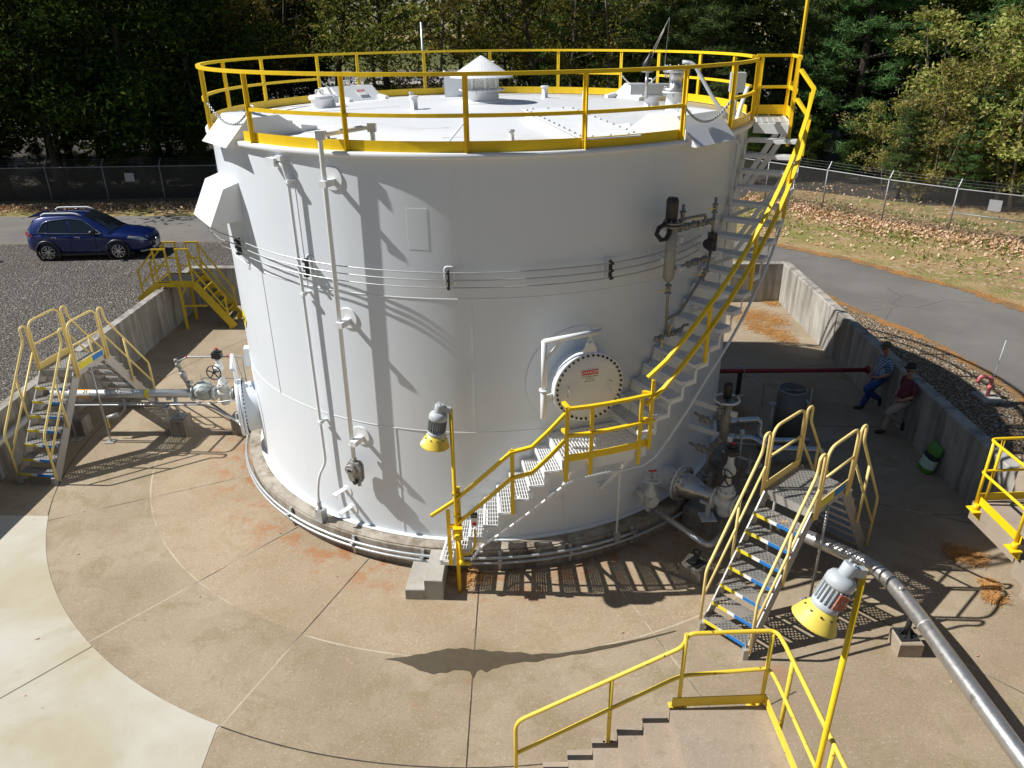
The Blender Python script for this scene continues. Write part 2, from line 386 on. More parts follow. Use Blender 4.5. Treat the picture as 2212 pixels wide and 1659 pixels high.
def leaf(name, cols, tr=.35):
    t=NT(name); g=t.n('NewGeometry'); r=t.n('ValToRGB'); t.l(g.outputs['Random Per Island'],r.inputs[0])
    e=r.color_ramp.elements; e[0].position=0; e[0].color=(*cols[0],1); e[1].position=1; e[1].color=(*cols[-1],1)
    for i,c in enumerate(cols[1:-1]): q=e.new((i+1)/(len(cols)-1)); q.color=(*c,1)
    oi=t.n('ObjectInfo'); hv=t.n('HueSaturation'); t.l(r.outputs[0],hv.inputs['Color'])
    t.l(t.m_('MULTIPLY_ADD',oi.outputs['Random'],.05,.475),hv.inputs['Hue']); t.l(t.m_('MULTIPLY_ADD',oi.outputs['Random'],.5,.75),hv.inputs['Value'])
    d=t.n('BsdfDiffuse'); tl=t.n('BsdfTranslucent'); mx=t.n('MixShader'); mx.inputs[0].default_value=tr
    t.l(hv.outputs[0],d.inputs[0]); t.l(hv.outputs[0],tl.inputs[0]); t.l(d.outputs[0],mx.inputs[1]); t.l(tl.outputs[0],mx.inputs[2])
    t.l(mx.outputs[0],t.t.nodes['Material Output'].inputs[0]); return t.m
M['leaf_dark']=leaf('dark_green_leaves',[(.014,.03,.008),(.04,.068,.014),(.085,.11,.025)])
M['leaf_olive']=leaf('olive_spring_leaves',[(.04,.06,.012),(.12,.135,.025),(.26,.24,.055),(.15,.11,.035)])
M['leaf_bright']=leaf('bright_spring_leaves',[(.055,.11,.012),(.17,.25,.03),(.30,.35,.06)])
M['leaf_gold']=leaf('golden_spring_leaves',[(.10,.135,.025),(.23,.25,.05),(.42,.39,.14),(.30,.24,.08)])
M['needle']=leaf('pine_needles_green',[(.04,.08,.025),(.09,.16,.05),(.16,.24,.085)],.15)
M['bark']=simple('dark_bark',(.055,.043,.034),.9,var=.4,sc=4,bump=.02)
M['bark_grey']=simple('grey_bark',(.15,.13,.11),.9,var=.4,sc=4,bump=.02)
M['dead']=leaf('fallen_brown_leaves',[(.34,.19,.085),(.62,.42,.24),(.82,.62,.44)],.1)
M['pineneedle']=leaf('rust_pine_needles',[(.27,.09,.04),(.40,.155,.07),(.50,.25,.125)],.05)
def chain():
    t=NT('chain_link_mesh'); x=t.n('TexCoord'); mp=t.n('Mapping'); t.l(x.outputs['UV'],mp.inputs[0])
    sx=t.n('SeparateXYZ'); t.l(mp.outputs[0],sx.inputs[0]); a=None
    for sg in (1,-1):
        u=t.m_('ADD',sx.outputs[0],t.m_('MULTIPLY',sx.outputs[1],sg)); f=t.m_('ABSOLUTE',t.m_('SUBTRACT',t.m_('FRACT',t.m_('MULTIPLY',u,11.)),.5))
        q=t.m_('LESS_THAN',f,.055); a=q if a is None else t.m_('MAXIMUM',a,q)
    tr=t.n('BsdfTransparent'); mx=t.n('MixShader'); t.out((.17,.175,.18),.5,.6); t.l(a,mx.inputs[0]); t.l(tr.outputs[0],mx.inputs[1]); t.l(t.b.outputs[0],mx.inputs[2])
    t.l(mx.outputs[0],t.t.nodes['Material Output'].inputs[0]); return t.m
M['chain']=chain()
def grip():  # perforated safety plank
    t=NT('perforated_aluminium'); x=t.n('TexCoord'); sx=t.n('SeparateXYZ'); t.l(x.outputs['UV'],sx.inputs[0])
    row=t.m_('MULTIPLY',sx.outputs[1],24.); off=t.m_('MULTIPLY',t.m_('FLOOR',row),.5)
    u=t.m_('SUBTRACT',t.m_('FRACT',t.m_('ADD',t.m_('MULTIPLY',sx.outputs[0],15.),off)),.5); v=t.m_('SUBTRACT',t.m_('FRACT',row),.5)
    d=t.m_('ADD',t.m_('MULTIPLY',t.m_('ABSOLUTE',u),1.25),t.m_('ABSOLUTE',v)); a=t.m_('GREATER_THAN',d,.40)
    rim=t.mr(d,.36,.56,1,0); t.out(t.mix(rim,(.30,.29,.27),(.55,.53,.50)),.5,.45)
    tr=t.n('BsdfTransparent'); mx=t.n('MixShader'); t.l(a,mx.inputs[0]); t.l(tr.outputs[0],mx.inputs[1]); t.l(t.b.outputs[0],mx.inputs[2])
    t.l(mx.outputs[0],t.t.nodes['Material Output'].inputs[0]); return t.m
M['grip']=grip()
def expanded():
    t=NT('expanded_metal_screen'); x=t.n('TexCoord'); sx=t.n('SeparateXYZ'); t.l(x.outputs['UV'],sx.inputs[0]); a=None
    for sg in (1,-1):
        u=t.m_('ADD',t.m_('MULTIPLY',sx.outputs[0],.55),t.m_('MULTIPLY',sx.outputs[1],sg)); f=t.m_('ABSOLUTE',t.m_('SUBTRACT',t.m_('FRACT',t.m_('MULTIPLY',u,18.)),.5))
        q=t.m_('LESS_THAN',f,.2); a=q if a is None else t.m_('MAXIMUM',a,q)
    tr=t.n('BsdfTransparent'); mx=t.n('MixShader'); t.out((.75,.75,.73),.5); t.l(a,mx.inputs[0]); t.l(tr.outputs[0],mx.inputs[1]); t.l(t.b.outputs[0],mx.inputs[2])
    t.l(mx.outputs[0],t.t.nodes['Material Output'].inputs[0]); return t.m
M['screen']=expanded()
def carpaint():
    t=NT('blue_car_paint'); t.b.inputs['Coat Weight'].default_value=1; t.b.inputs['Coat Roughness'].default_value=.04
    return t.out((.004,.017,.125),.3,.4)
M['car']=carpaint()
def glass():
    t=NT('tinted_glass'); return t.out((.012,.016,.02),.05,0,.7)
M['glass']=glass()
M['headlamp']=simple('headlamp_lens',(.55,.57,.6),.1,.6,var=.2,sc=20)
M['taillamp']=simple('tail_lamp_red',(.45,.01,.015),.15,var=.1)
def uv_planar(o, fu):  # fu(co)->(u,v)
    me=o.data; uv=me.uv_layers.new(name='UVMap')
    for l in me.loops: uv.data[l.index].uv=fu(me.vertices[l.vertex_index].co)
# ------------------------------------------------------------------ setting: pit, ground, road
PA=-.0485; EX=V((cos(PA),sin(PA),0)); EY=V((-sin(PA),cos(PA),0))      # pit axes
def pit(x,y,z=0): q=EX*x+EY*y; return V((q.x,q.y,z))
XL,XR,YB,YF,WT,ZW=-10.2,9.42,8.47,-34.,.27,.9
def sheet(name,pts,z,mat,kind='structure'):
    mb=MB(); mb.poly([V((p[0],p[1],z if z<.3 else z-ZG+gz(p[0]))) for p in pts]); o=structure(mb,name,mat); return o
mb=MB(); mb.quad(pit(XL,YF,ZF),pit(XR,YF,ZF),pit(XR,YB,ZF),pit(XL,YB,ZF)); structure(mb,'pit_floor',M['floor'])
arc=[P(a,9.275,0) for a in [201.4+(246-201.4)*i/40 for i in range(41)]]
sl=[pit(XL+.002,-3.75),V((-8.62,-3.38,0))]+arc+[V((-3.80,-8.50,0)),V((-3.84,-30,0)),pit(XL+.002,-33)]
sheet('pale_slab',sl,ZF+.005,M['slab'])
wp=[(-1.68,-7.39),(-1.5,-7.37),(-1.34,-7.36),(-1.2,-7.32),(-1.06,-7.31),(-.95,-7.27),(-.86,-7.26),(-.74,-7.22),(-.61,-7.24),(-.5,-7.22),(-.35,-7.27),(-.2,-7.27),(-.09,-7.32),(.05,-7.31),(.19,-7.35),(.36,-7.35),(.53,-7.41),(.7,-7.39),(.88,-7.41),(1.1,-7.38),(1.31,-7.35),(1.55,-7.29),(1.81,-7.25),(2.33,-7.14),(2.79,-7.02),(2.78,-7.045),(2.32,-7.18),(1.8,-7.32),(1.55,-7.37),(1.3,-7.43),(1.1,-7.44),(.94,-7.48),(.75,-7.5),(.59,-7.56),(.4,-7.54),(.25,-7.57),(.1,-7.59),(.01,-7.64),(-.08,-7.66),(-.16,-7.72),(-.24,-7.66),(-.3,-7.69),(-.345,-7.83),(-.40,-7.69),(-.5,-7.66),(-.64,-7.65),(-.74,-7.7),(-.84,-7.69),(-.93,-7.72),(-1.04,-7.67),(-1.15,-7.63),(-1.25,-7.55),(-1.36,-7.5),(-1.47,-7.44)]
sheet('wet_patch',wp,ZF+.005,M['wet'])
big=900
mb=MB(); o4=[pit(XL-WT,YF-.5,ZG),pit(XR+WT,YF-.5,ZG),pit(XR+WT,YB+WT,ZG),pit(XL-WT,YB+WT,ZG)]; o4=[V((q.x,q.y,gz(q.x))) for q in o4]
c4=[V((a*big,b*big,gz(a*big))) for a,b in ((-1,-1),(1,-1),(1,1),(-1,1))]
for i in range(4): mb.quad(c4[i],c4[(i+1)%4],o4[(i+1)%4],o4[i])
structure(mb,'ground',M['ground'])
T=MB()  # containment wall, one U-shaped piece of concrete with a chamfered top
cs=[(0,ZF-.3),(0,ZW-.02),(.02,ZW),(WT-.02,ZW),(WT,ZW-.02),(WT,ZF-.3)]
path=[(XL,YF,-1,0),(XL,YB,-1,1),(XR,YB,1,1),(XR,YF,1,0)]
rows=[]
for x,y,dx,dy in path: rows.append(T.add([pit(x+dx*q,y+dy*q,z) for q,z in cs]))
for a,b in zip(rows,rows[1:]):
    for k in range(5): T.face((a+k,b+k,b+k+1,a+k+1))
single(T,'containment_wall',M['wallconc'],'long streaked concrete wall closing three sides of the sunken tank yard','wall',pit(XL,0,ZF))
# road: the ring drive behind and right of the wall
rd=[(-70,14.7),(-40,14.6),(-19.3,14.37),(-14.7,14.27),(-10.1,13.99),(-4,13.4),(2,12.4),(6.5,11.0),(9.6,9.8),(10.3,8.6),(10.4,7),(10.54,5.3),(11.1,3.69),(11.54,2.54),(11.77,1.21),(11.87,.09),(11.88,-1.29),(11.6,-14),(11.5,-40),
    (16.6,-40),(16.6,-8),(16.3,.2),(15.59,4.29),(15.02,6.13),(14.17,7.46),(13.08,9.54),(12.13,10.6),(10,13),(6,15.8),(0,17.8),(-6,18.4),(-12.3,18.71),(-16.8,19.1),(-22.2,19.45),(-40,20.1),(-70,21)]
sheet('asphalt_road',rd,ZG+.008,M['asphalt'])
gl=[(-70,14.65),(-40,14.55),(-19.3,14.32),(-14.7,14.22),(-10.1,13.94),(-4,13.35),(2,12.35),(6.5,10.95)]+[tuple(pit(XR+WT+.05,YB+WT+.01)[:2])]+[tuple(pit(XL-WT-.01,YB+WT+.01)[:2]),tuple(pit(XL-WT-.01,-34)[:2]),(-70,-34)]
sheet('gravel_lot',gl,ZG+.004,M['gravel'])
vg=[tuple(pit(XR+WT+.01,8.4)[:2]),(10.42,8.4),(10.5,7),(10.64,5.3),(11.2,3.69),(11.64,2.54),(11.87,1.21),(11.97,.09),(11.98,-1.29),(11.7,-14),(11.5,-40),tuple(pit(XR+WT+.01,-33)[:2])]
sheet('gravel_verge',vg,ZG+.012,M['vgravel'])
def ribbon(name,line,w0,w1,z,mat,seed):
    r=random.Random(seed); mb=MB(); pr=None
    pts=[]
    for (a,b) in zip(line,line[1:]):
        a=V((*a,z-ZG+gz(a[0]))); b=V((*b,z-ZG+gz(b[0]))); n=max(2,int((b-a).length/.12))
        for i in range(n): pts.append(a+(b-a)*i/n)
    for i,p in enumerate(pts[:-1]):
        t=(pts[i+1]-p).normalized(); s=V((-t.y,t.x,0)); k=w0+(w1-w0)*r.random(); k2=w0+(w1-w0)*r.random()
        cur=(p+s*k*.6,p-s*k2*.6)
        if pr: mb.quad(pr[0],cur[0],cur[1],pr[1])
        pr=cur
    return structure(mb,name,mat)
ribbon('needle_verge',[(10.45,6.4),(10.54,5.3),(11.1,3.69),(11.54,2.54),(11.77,1.21),(11.87,.09),(11.88,-1.29),(11.7,-9)],.05,.36,ZG+.016,M['verge'],3)
ribbon('needle_verge_far',[(16.5,-6),(16.3,.2),(15.59,4.29),(15.02,6.13),(14.17,7.46),(13.08,9.54),(12.13,10.6),(10,13),(6,15.8)],.1,.55,ZG+.016,M['verge'],5)
# far ground
sheet('forest_floor',[(-70,23.2),(-20,23),(-8,23),(10,23.8),(15.5,22.5),(20.5,18),(60,12),(60,54),(-6,50),(-18,80),(-110,80)],ZG+.01,M['forest'])
sheet('lawn',[(-120,60),(140,60),(140,78),(-120,78)],ZG+.02,M['lawn'])
sheet('parking_lot',[(-40,70),(90,66),(110,138),(-60,145)],ZG+.05,M['asphalt'])
sheet('far_lawn',[(-300,150),(300,140),(300,420),(-300,420)],ZG+.06,M['lawn'])

# ------------------------------------------------------------------ tank foundation
mb=MB(); mb.ring(4.9,5.43,ZF-.2,-.035,0,360,128); mb.ring(4.9,5.395,-.035,-.012,0,360,128)
single(mb,'tank_foundation',M['ringconc'],'low round concrete ring wall that carries the white tank','foundation',(0,-5.4,ZF))

# ------------------------------------------------------------------ tank
TK=Thing('storage_tank','large round white steel storage tank with shallow cone roof','storage tank',(0,0,0))
def zr(r): return H+.03+.27*(1-r/RT)
mb=MB(); N=160
mb.lathe([(RT,0),(RT,H)],n=N,caps=False); shell=TK.part(mb,'shell',M['shell'])
mb=MB(); mb.lathe([(RT+.005,H+.0),(RT,zr(RT)),(RT*.6,zr(RT*.6)),(.01,zr(0))],n=N,caps=False)
roof=TK.part(mb,'roof',M['roof'])
mb=MB(); mb.lathe([(RT+.002,.012),(RT+.085,.010),(RT+.085,-.010),(RT+.002,-.010)],n=N,caps=False); TK.part(mb,'bottom_chime',M['white'])
mb=MB(); mb.lathe([(RT+.0,H-.035),(RT+.075,H-.035),(RT+.085,H-.02),(RT+.085,H+.035),(RT+.06,H+.045),(RT-.02,H+.045)],n=N,caps=False); TK.part(mb,'top_curb',M['white'])
# weld seams
mb=MB()
for z in (2.12,4.40): mb.lathe([(RT-.002,z-.010),(RT+.006,z-.004),(RT+.006,z+.004),(RT-.002,z+.010)],n=N,caps=False)
for a,z0,z1 in ((267.3,2.12,4.40),(236,4.4,6.44),(300,4.4,6.44),(252,0,2.12),(284,0,2.12),(222,2.12,4.4),(310,2.12,4.4)): mb.ring(RT-.002,RT+.008,z0,z1,a-.085,a+.085,1)
TK.part(mb,'weld_seams',M['white'])
mb=MB()
for x,y,x1,y1 in ((-2.9,-2.95,-.55,-3.05),(-.62,-3.9,2.3,-3.6),(-.6,-4.9,-.2,-1.6),(-4.1,0,-1.6,-.2),(2.1,-3.2,4.2,-2.2),(.3,3,1.2,4.2)):
    a=V((x,y,zr(math.hypot(x,y))+.004)); b=V((x1,y1,zr(math.hypot(x1,y1))+.004)); mb.beam(a,b,.03,.008)
TK.part(mb,'roof_seams',M['white'])
mb=MB(); mb.ring(RT-.002,RT+.003,5.15,5.75,257.2,260.6,4); TK.part(mb,'name_plate_pad',M['shell'])
# manway with davit, facing the viewer at theta 286
def text_sign(parent,L,o,ex,ey,w,h):
    n=V(ex).cross(V(ey)); o=V(o)
    mb=MB(); mb.prism([(-w/2,-h/2),(w/2,-h/2),(w/2,h/2),(-w/2,h/2)],o,ex,ey,n,.006); s=mb.build('danger_sign',M['white_label'],parent,L)
    mb=MB(); mb.prism([(-w*.47,h*.12),(w*.47,h*.12),(w*.47,h*.46),(-w*.47,h*.46)],o+n*.004,ex,ey,n,.003); mb.build('red_panel',M['red_label'],s,L)
    text('DANGER',w*.235,M['white_label'],s,L,o+V(ey)*h*.285+n*.0062,ex,ey)
    for k,(q,sz) in enumerate((('CONFINED SPACE',.118),('ENTER BY',.10),('PERMIT ONLY',.10))):
        text(q,w*sz,M['ink'],s,L,o-V(ey)*h*(.01+.165*k)+n*.0035,ex,ey)
    return s
def manway(th,zc,rf,Rf,parent,L,davit_side=-1,sign=True,back=.0):
    ax=P(th,1,0); tx=V((-sin(rad(th)),cos(rad(th)),0)); ez=V((0,0,1)); c=ax*rf+ez*zc
    mb=MB(); mb.lathe([(Rf*.86,0),(Rf*.86,rf-4.9)],ax*4.9+ez*zc,ax,48,False)
    mb.lathe([(Rf-.01,-.10),(Rf,-.095),(Rf,-.055),(Rf-.01,-.05),(Rf*.8,-.05)],c,ax,64,False); mb.lathe([(Rf*.8,-.1),(Rf-.01,-.1)],c,ax,64,False)
    nk=mb.build('manway_neck',M['shell'],parent,L)
    # reinforcing pad on the shell: octagonal outline, wrapped to the curve
    mb=MB(); seg=48
    def pad(r,k):
        rr=r
        z=zc+rr*sin(k); a=th+math.degrees(rr*cos(k)/RT); return P(a,RT+.012,max(.02,z))
    for k in range(seg):
        a,b=2*pi*k/seg,2*pi*(k+1)/seg; mb.quad(pad(Rf*.8,a),pad(Rf*.8,b),pad(Rf*1.5,b),pad(Rf*1.5,a)); 
        q=[pad(Rf*1.5,a),pad(Rf*1.5,b)]; mb.quad(q[0],q[1],q[1]-q[1].normalized()*.014,q[0]-q[0].normalized()*.014)
    mb.build('reinforcing_pad',M['shell'],parent,L)
    mb=MB(); mb.lathe([(.0,.03),(Rf-.012,.03),(Rf,.022),(Rf,-.035),(Rf-.01,-.04),(0,-.04)],c,ax,64,False)
    cv=mb.build('manway_cover',M['white'],parent,L)
    mb=MB(); mb.bolts(*((c+ax*.03,ax) if sign else (c-ax*.10,-ax)),Rf*.925,40,.02,.022); mb.build('bolt_circle',M['ink'],cv,L)
    for s in (-1,1):
        mb=MB(); q=c+tx*s*Rf*.62-ez*.02; mb.pipe([q-ez*.08+ax*.03,q-ez*.08+ax*.09,q+ez*.08+ax*.09,q+ez*.08+ax*.03],.011,6,.02); mb.build('handle',M['white'],cv,L)
    if sign: text_sign(cv,L,c+ez*Rf*.33+ax*.034,tx,ez,.30,.24)
    # lifting lug and davit
    mb=MB(); mb.prism([(-.11,-.1),(.11,-.1),(.11,.02),(.05,.12),(-.05,.12),(-.11,.02)],c+ez*(Rf+.03),tx,ez,ax,.03); mb.build('lifting_lug',M['white'],cv,L)
    d=MB(); b=c+tx*davit_side*(Rf+.17)+ax*.02
    d.hard(b-ez*.42,b+ez*.06,.05); d.cyl(b+ez*.06,b+ez*.085,.075); 
    d.tube([b+ez*.085,b+ez*(Rf+.30)],.042,10); d.tube([b+ez*(Rf+.285)+ax*0,b+ez*(Rf+.33)+tx*(-davit_side)*(Rf+.34)+ax*.0],.042,10)
    d.beam(b+ez*(Rf-.05),b+ez*(Rf+.31)+tx*(-davit_side)*.32,.02,.05)
    d.beam(b-ez*.1-ax*.02,b-ez*.1-tx*davit_side*.26-ax*.1,.02,.12)
    dv=d.build('davit',M['white'],parent,L)
    e=c+ez*(Rf+.325)+tx*0; d=MB(); d.cyl(e+ez*.1,e-ez*.12,.013,8)
    sd=[e+ez*(-.15)+tx*.035*cos(k)+ez*.045*sin(k) for k in [2*pi*i/14 for i in range(14)]]; d.tube(sd,.011,6,closed=True); d.build('eye_bolt',M['white'],dv,L)
manway(286.3,2.985,5.50,.585,shell,TK.L)
manway(196.6,.92,5.47,.60,shell,TK.L,sign=False)
# roof and shell hoods over the overflow slots
def hood(th,parent,L):
    mb=MB(); ax=P(th,1,0); tx=V((-sin(rad(th)),cos(rad(th)),0)); ez=V((0,0,1))
    prof=[(5.33,H-.05),(4.93,H+.36),(4.42,H+.38),(4.0,H+.10),(4.0,H+.055),(5.30,H-.06)]
    mb.prism(prof,(0,0,0),ax,ez,tx,1.14); h=mb.build('overflow_hood',M['white'],parent,L)
    mb=MB()
    for s in (-1,1):
        q=ax*3.93+tx*s*.5+ez*(H+.13); mb.hexa([q+ax*a+tx*b+ez*c for a,b,c in ((-.16,-.05,-.04),(.12,-.05,-.04),(.12,.05,-.04),(-.16,.05,-.04),(-.16,-.05,.03),(.12,-.05,.07),(.12,.05,.07),(-.16,.05,.03))])
    mb.build('hinge',M['white'],h,L)
    mb=MB(); q=ax*4.62+ez*(H+.37); mb.pipe([q-tx*.09,q-tx*.09+ez*.12,q+tx*.09+ez*.12,q+tx*.09],.013,6,.03); mb.build('handle',M['white'],h,L)
    return h
for th in (215.8,133.5,34,312.5):
    h=hood(th,TK.o,TK.L)
    if th in (133.5,34):
        ax=P(th,1,0); tx=V((-sin(rad(th)),cos(rad(th)),0)); sl=V((4.42-4.0,0,.28)).normalized(); ey=ax*sl.x+V((0,0,1))*sl.z; n=(-tx).cross(ey)
        c=ax*4.19+V((0,0,H+.245))+n*.012-tx*.1
        m2=MB(); m2.prism([(-.12,-.1),(.12,-.1),(.12,.1),(-.12,.1)],c,-tx,ey,n,.006); s=m2.build('danger_sign',M['white_label'],h,TK.L)
        m2=MB(); m2.prism([(-.115,.02),(.115,.02),(.115,.09),(-.115,.09)],c+n*.004,-tx,ey,n,.003); m2.build('red_panel',M['red_label'],s,TK.L)
        text('DANGER',.055,M['white_label'],s,TK.L,c+ey*.055+n*.0062,-tx,ey)
th=211; ax=P(th,1,0); tx=V((-sin(rad(th)),cos(rad(th)),0)); ez=V((0,0,1)); mb=MB()
mb.prism([(4.95,5.86),(5.32,5.74),(5.62,5.16),(4.95,5.22)],(0,0,0),ax,ez,tx,1.22)
mb.build('shell_hood',M['white'],TK.o,TK.L)
# roof centre vent
mb=MB(); z0=zr(.45); mb.lathe([(.58,zr(.58)+.004),(.58,zr(.58)+.016),(.33,z0+.02)],n=48,caps=False); mb.lathe([(.33,z0-.05),(.33,z0+.20),(.45,z0+.205),(.45,z0+.225),(.3,z0+.225)],n=48,caps=False)
VT=Thing('roof_vent','round white roof vent with pointed conical cap and mesh screen at the tank top centre','vent',(0,0,z0))
vb=VT.part(mb,'vent_base',M['white'])
mb=MB(); mb.bolts((0,0,z0+.225),(0,0,1),.41,12,.011,.025); mb.bolts((0,0,z0+.205),(0,0,-1),.41,12,.01,.04); VT.part(mb,'bolt_circle',M['galv'],vb)
mb=MB(); mb.lathe([(.31,z0+.22),(.31,z0+.46)],n=48,caps=False); so=VT.part(mb,'mesh_screen',M['screen']); uv_planar(so,lambda c:(atan2(c.y,c.x)*.31*1.6,c.z*1.6))
for k in range(8): mb=MB(); mb.rbox(k*45+10,.325,z0+.34,(.025,.04,.26)); VT.part(mb,'strap',M['white'])
mb=MB(); mb.lathe([(.0,z0+.83),(.02,z0+.825),(.61,z0+.46),(.625,z0+.447),(.60,z0+.44),(.0,z0+.79)],n=40,caps=False); VT.part(mb,'conical_cap',M['white'])
mb=MB()
for k in range(40): a=k*9; mb.beam(P(a,.05,z0+.806),P(a,.605,z0+.463),.005,.004)
VT.part(mb,'cap_ribs',M['white'])
# small roof fittings
def rp(x,y,dz=0): return V((x,y,zr(math.hypot(x,y))+dz))
def stub(x,y,r,h,label,mat='white',cap='white',flare=1.35):
    b=rp(x,y,-.01); t=Thing('roof_nozzle',label,'nozzle',b,'small nozzles on the tank roof')
    mb=MB(); mb.lathe([(r*2.0,0),(r*2.0,.012),(r,.014),(r,h)],b,n=20,caps=False); t.part(mb,'neck',M[mat])
    mb=MB(); mb.hard(b+V((0,0,h)),b+V((0,0,h+.035)),r*flare,20); t.part(mb,'cap',M[cap]); return t
stub(-1.27,-.85,.065,.22,'white capped roof nozzle standing left of the conical vent, the nearer one')
stub(-1.6,2.4,.045,.12,'short grey roof nozzle beyond the vent at the back left of the roof','galv','galv',1.2)
stub(1.37,1.7,.066,.22,'white roof nozzle with flat round cap right of the conical vent')
stub(-2.4,-3.6,.036,.08,'tiny grey threaded plug beside the pipe elbow at the front left roof edge','galv','grey_iron',1.6)
stub(.42,-4.2,.04,.13,'small grey capped stub in the middle of the front roof','white','galv',1.3)
stub(2.25,1.85,.035,.13,'small grey stub in front of the back toe board right of the vent','white','galv',1.3)
b=rp(-.84,2.72,-.02); t=Thing('roof_box','tall square white box standing behind the conical roof vent','box',b)
mb=MB(); mb.box(b+V((.22,.1,.24)),(.46,.42,.48)); t.part(mb,'box_body',M['white'])
mb=MB(); mb.box(b+V((.22,.1,.50)),(.54,.48,.04)); mb.cyl(b+V((-.08,-.06,.47)),b+V((-.08,-.18,.47)),.04); mb.cyl(b+V((.0,0,.51)),b+V((.0,0,.58)),.03); t.part(mb,'lid',M['white'])
b=rp(-3.3,.95,-.02); t=Thing('roof_manhole','round white roof manhole with a lidded collar near the left back hood','manhole',b)
mb=MB(); mb.lathe([(.25,0),(.25,.17),(.29,.18),(.29,.23),(.2,.23)],b,n=28,caps=False); t.part(mb,'collar',M['white'])
mb=MB(); mb.lathe([(.0,.28),(.27,.265),(.295,.24),(.29,.232),(0,.232)],b,n=28,caps=False); lid=t.part(mb,'lid',M['white'])
mb=MB(); mb.box(b+V((.3,-.12,.19)),(.08,.10,.14)); t.part(mb,'latch',M['white'],lid)
mb=MB(); q=b+V((-.12,-.08,.27)); mb.pipe([q,q+V((0,0,.10)),q+V((.15,0,.10)),q+V((.15,0,0))],.012,6,.03); t.part(mb,'handle',M['white'],lid)
# bolted roof plate
cc=[V((.70,-2.27)),V((1.35,-4.93)),V((2.05,-4.55)),V((1.45,-1.83))]
cc=[V((.72,-2.3)),V((1.40,-4.85)),V((2.22,-4.55)),V((1.52,-2.02))]
t=Thing('bolted_roof_hatch','long flat white bolted cover plate on the front right of the roof','hatch',rp(1.4,-3.4))
mb=MB(); lo=[V((*c,zr(c.length)-.02)) for c in cc]; hi=[V((*c,zr(c.length)+.13)) for c in cc]; mb.hexa(lo+hi)
cm=sum((c for c in cc),V((0,0)))/4
t.part(mb,'hatch_frame',M['white'])
mb=MB(); cx=[cm+(c-cm)*1.07 for c in cc]; pl=[V((*c,zr(c.length)+.134)) for c in cx]; mb.hexa(pl+[p+V((0,0,.018)) for p in pl]); cov=t.part(mb,'cover_plate',M['white'])
mb=MB()
for i in range(4):
    a,b2=hi[i],hi[(i+1)%4]; n=max(3,int((b2-a).length/.22))
    for k in range(n): q=a+(b2-a)*(k+.5)/n; q=q+V((0,0,.0)); mb.cyl(q+V((0,0,.02)),q+V((0,0,.045)),.02,6)
t.part(mb,'bolt_row',M['galv'],cov)
c=V((*cm,zr(cm.length)+.154)); ex=(cx[3]-cx[0]); ex=V((ex.x,ex.y,0)).normalized(); n=V((0,0,1)); 
ex2=(V((*(cc[2]-cc[1]),0))).normalized(); ey2=V((0,0,1)).cross(ex2); q0=c+ey2*.5
mb=MB(); mb.prism([(-.15,-.12),(.15,-.12),(.15,.12),(-.15,.12)],q0,ex2,ey2,n,.006); sg=t.part(mb,'danger_sign',M['white_label'],cov)
mb=MB(); mb.prism([(-.145,.02),(.145,.02),(.145,.11),(-.145,.11)],q0+n*.004,ex2,ey2,n,.003); t.part(mb,'red_panel',M['red_label'],sg)
text('DANGER',.07,M['white_label'],sg,t.L,q0+ey2*.065+n*.0062,ex2,ey2)
# stack of flanges
b=rp(3.5,-1.35,-.02); t=Thing('flanged_stack','tall flanged pressure valve stack with steel spool on the right of the roof','valve stack',b)
mb=MB(); mb.lathe([(.5,.0),(.5,.025),(.155,.035),(.155,.40),(.225,.40),(.225,.435),(.14,.435)],b,n=32,caps=False); t.part(mb,'neck',M['white'])
mb=MB(); mb.lathe([(.225,.445),(.225,.485),(.125,.49),(.115,.74),(.24,.75),(.24,.79),(.235,.795),(.24,.80),(.24,.84),(.0,.845)],b,n=32,caps=False); sp=t.part(mb,'spool',M['steel'])
mb=MB(); mb.bolts(b+V((0,0,.84)),(0,0,1),.20,8,.014,.03); mb.bolts(b+V((0,0,.75)),(0,0,-1),.20,8,.013,.09); mb.bolts(b+V((0,0,.4)),(0,0,-1),.19,8,.013,.05); mb.bolts(b+V((0,0,.485)),(0,0,1),.19,8,.013,.03); t.part(mb,'stud_bolts',M['galv'],sp)
b=rp(3.35,-.1,-.02); t=Thing('roof_gauge_mast','white flanged nozzle carrying a galvanised tray and thin steel mast on the roof','gauge mast',b)
mb=MB(); mb.lathe([(.45,0),(.45,.02),(.145,.03),(.145,.22),(.20,.22),(.20,.255),(.1,.255)],b,n=28,caps=False); t.part(mb,'neck',M['white'])
mb=MB(); mb.box(b+V((-.05,.1,.44)),(.8,.4,.015)); mb.box(b+V((-.05,-.1,.355)),(.8,.015,.18)); mb.box(b+V((.345,.1,.355)),(.015,.4,.18)); t.part(mb,'tray',M['galv'])
mb=MB(); mb.cyl(b+V((-.16,-.18,.2)),b+V((-.16,-.18,.68)),.034); mb.hard(b+V((-.16,-.18,.68)),b+V((-.16,-.18,.70)),.12,16); t.part(mb,'mast_pipe',M['steel'])
q=b+V((-.16,-.18,.70)); t=Thing('hoist_head','black winch head with three thin rods rising to a point on the gauge mast','hoist',q)
mb=MB(); mb.lathe([(.03,0),(.07,.03),(.08,.10),(.055,.18),(.03,.25),(.012,.34)],q+V((-.05,0,.02)),(.30,0,1),12); t.part(mb,'winch_body',M['black'])
ap=q+V((.36,0,.92)); mb=MB()
for d in ((.03,0,.26),(.07,.04,.22),(.33,.02,.05)): mb.tube([q+V(d),ap],.008,5)
t.part(mb,'rods',M['grey_iron'])
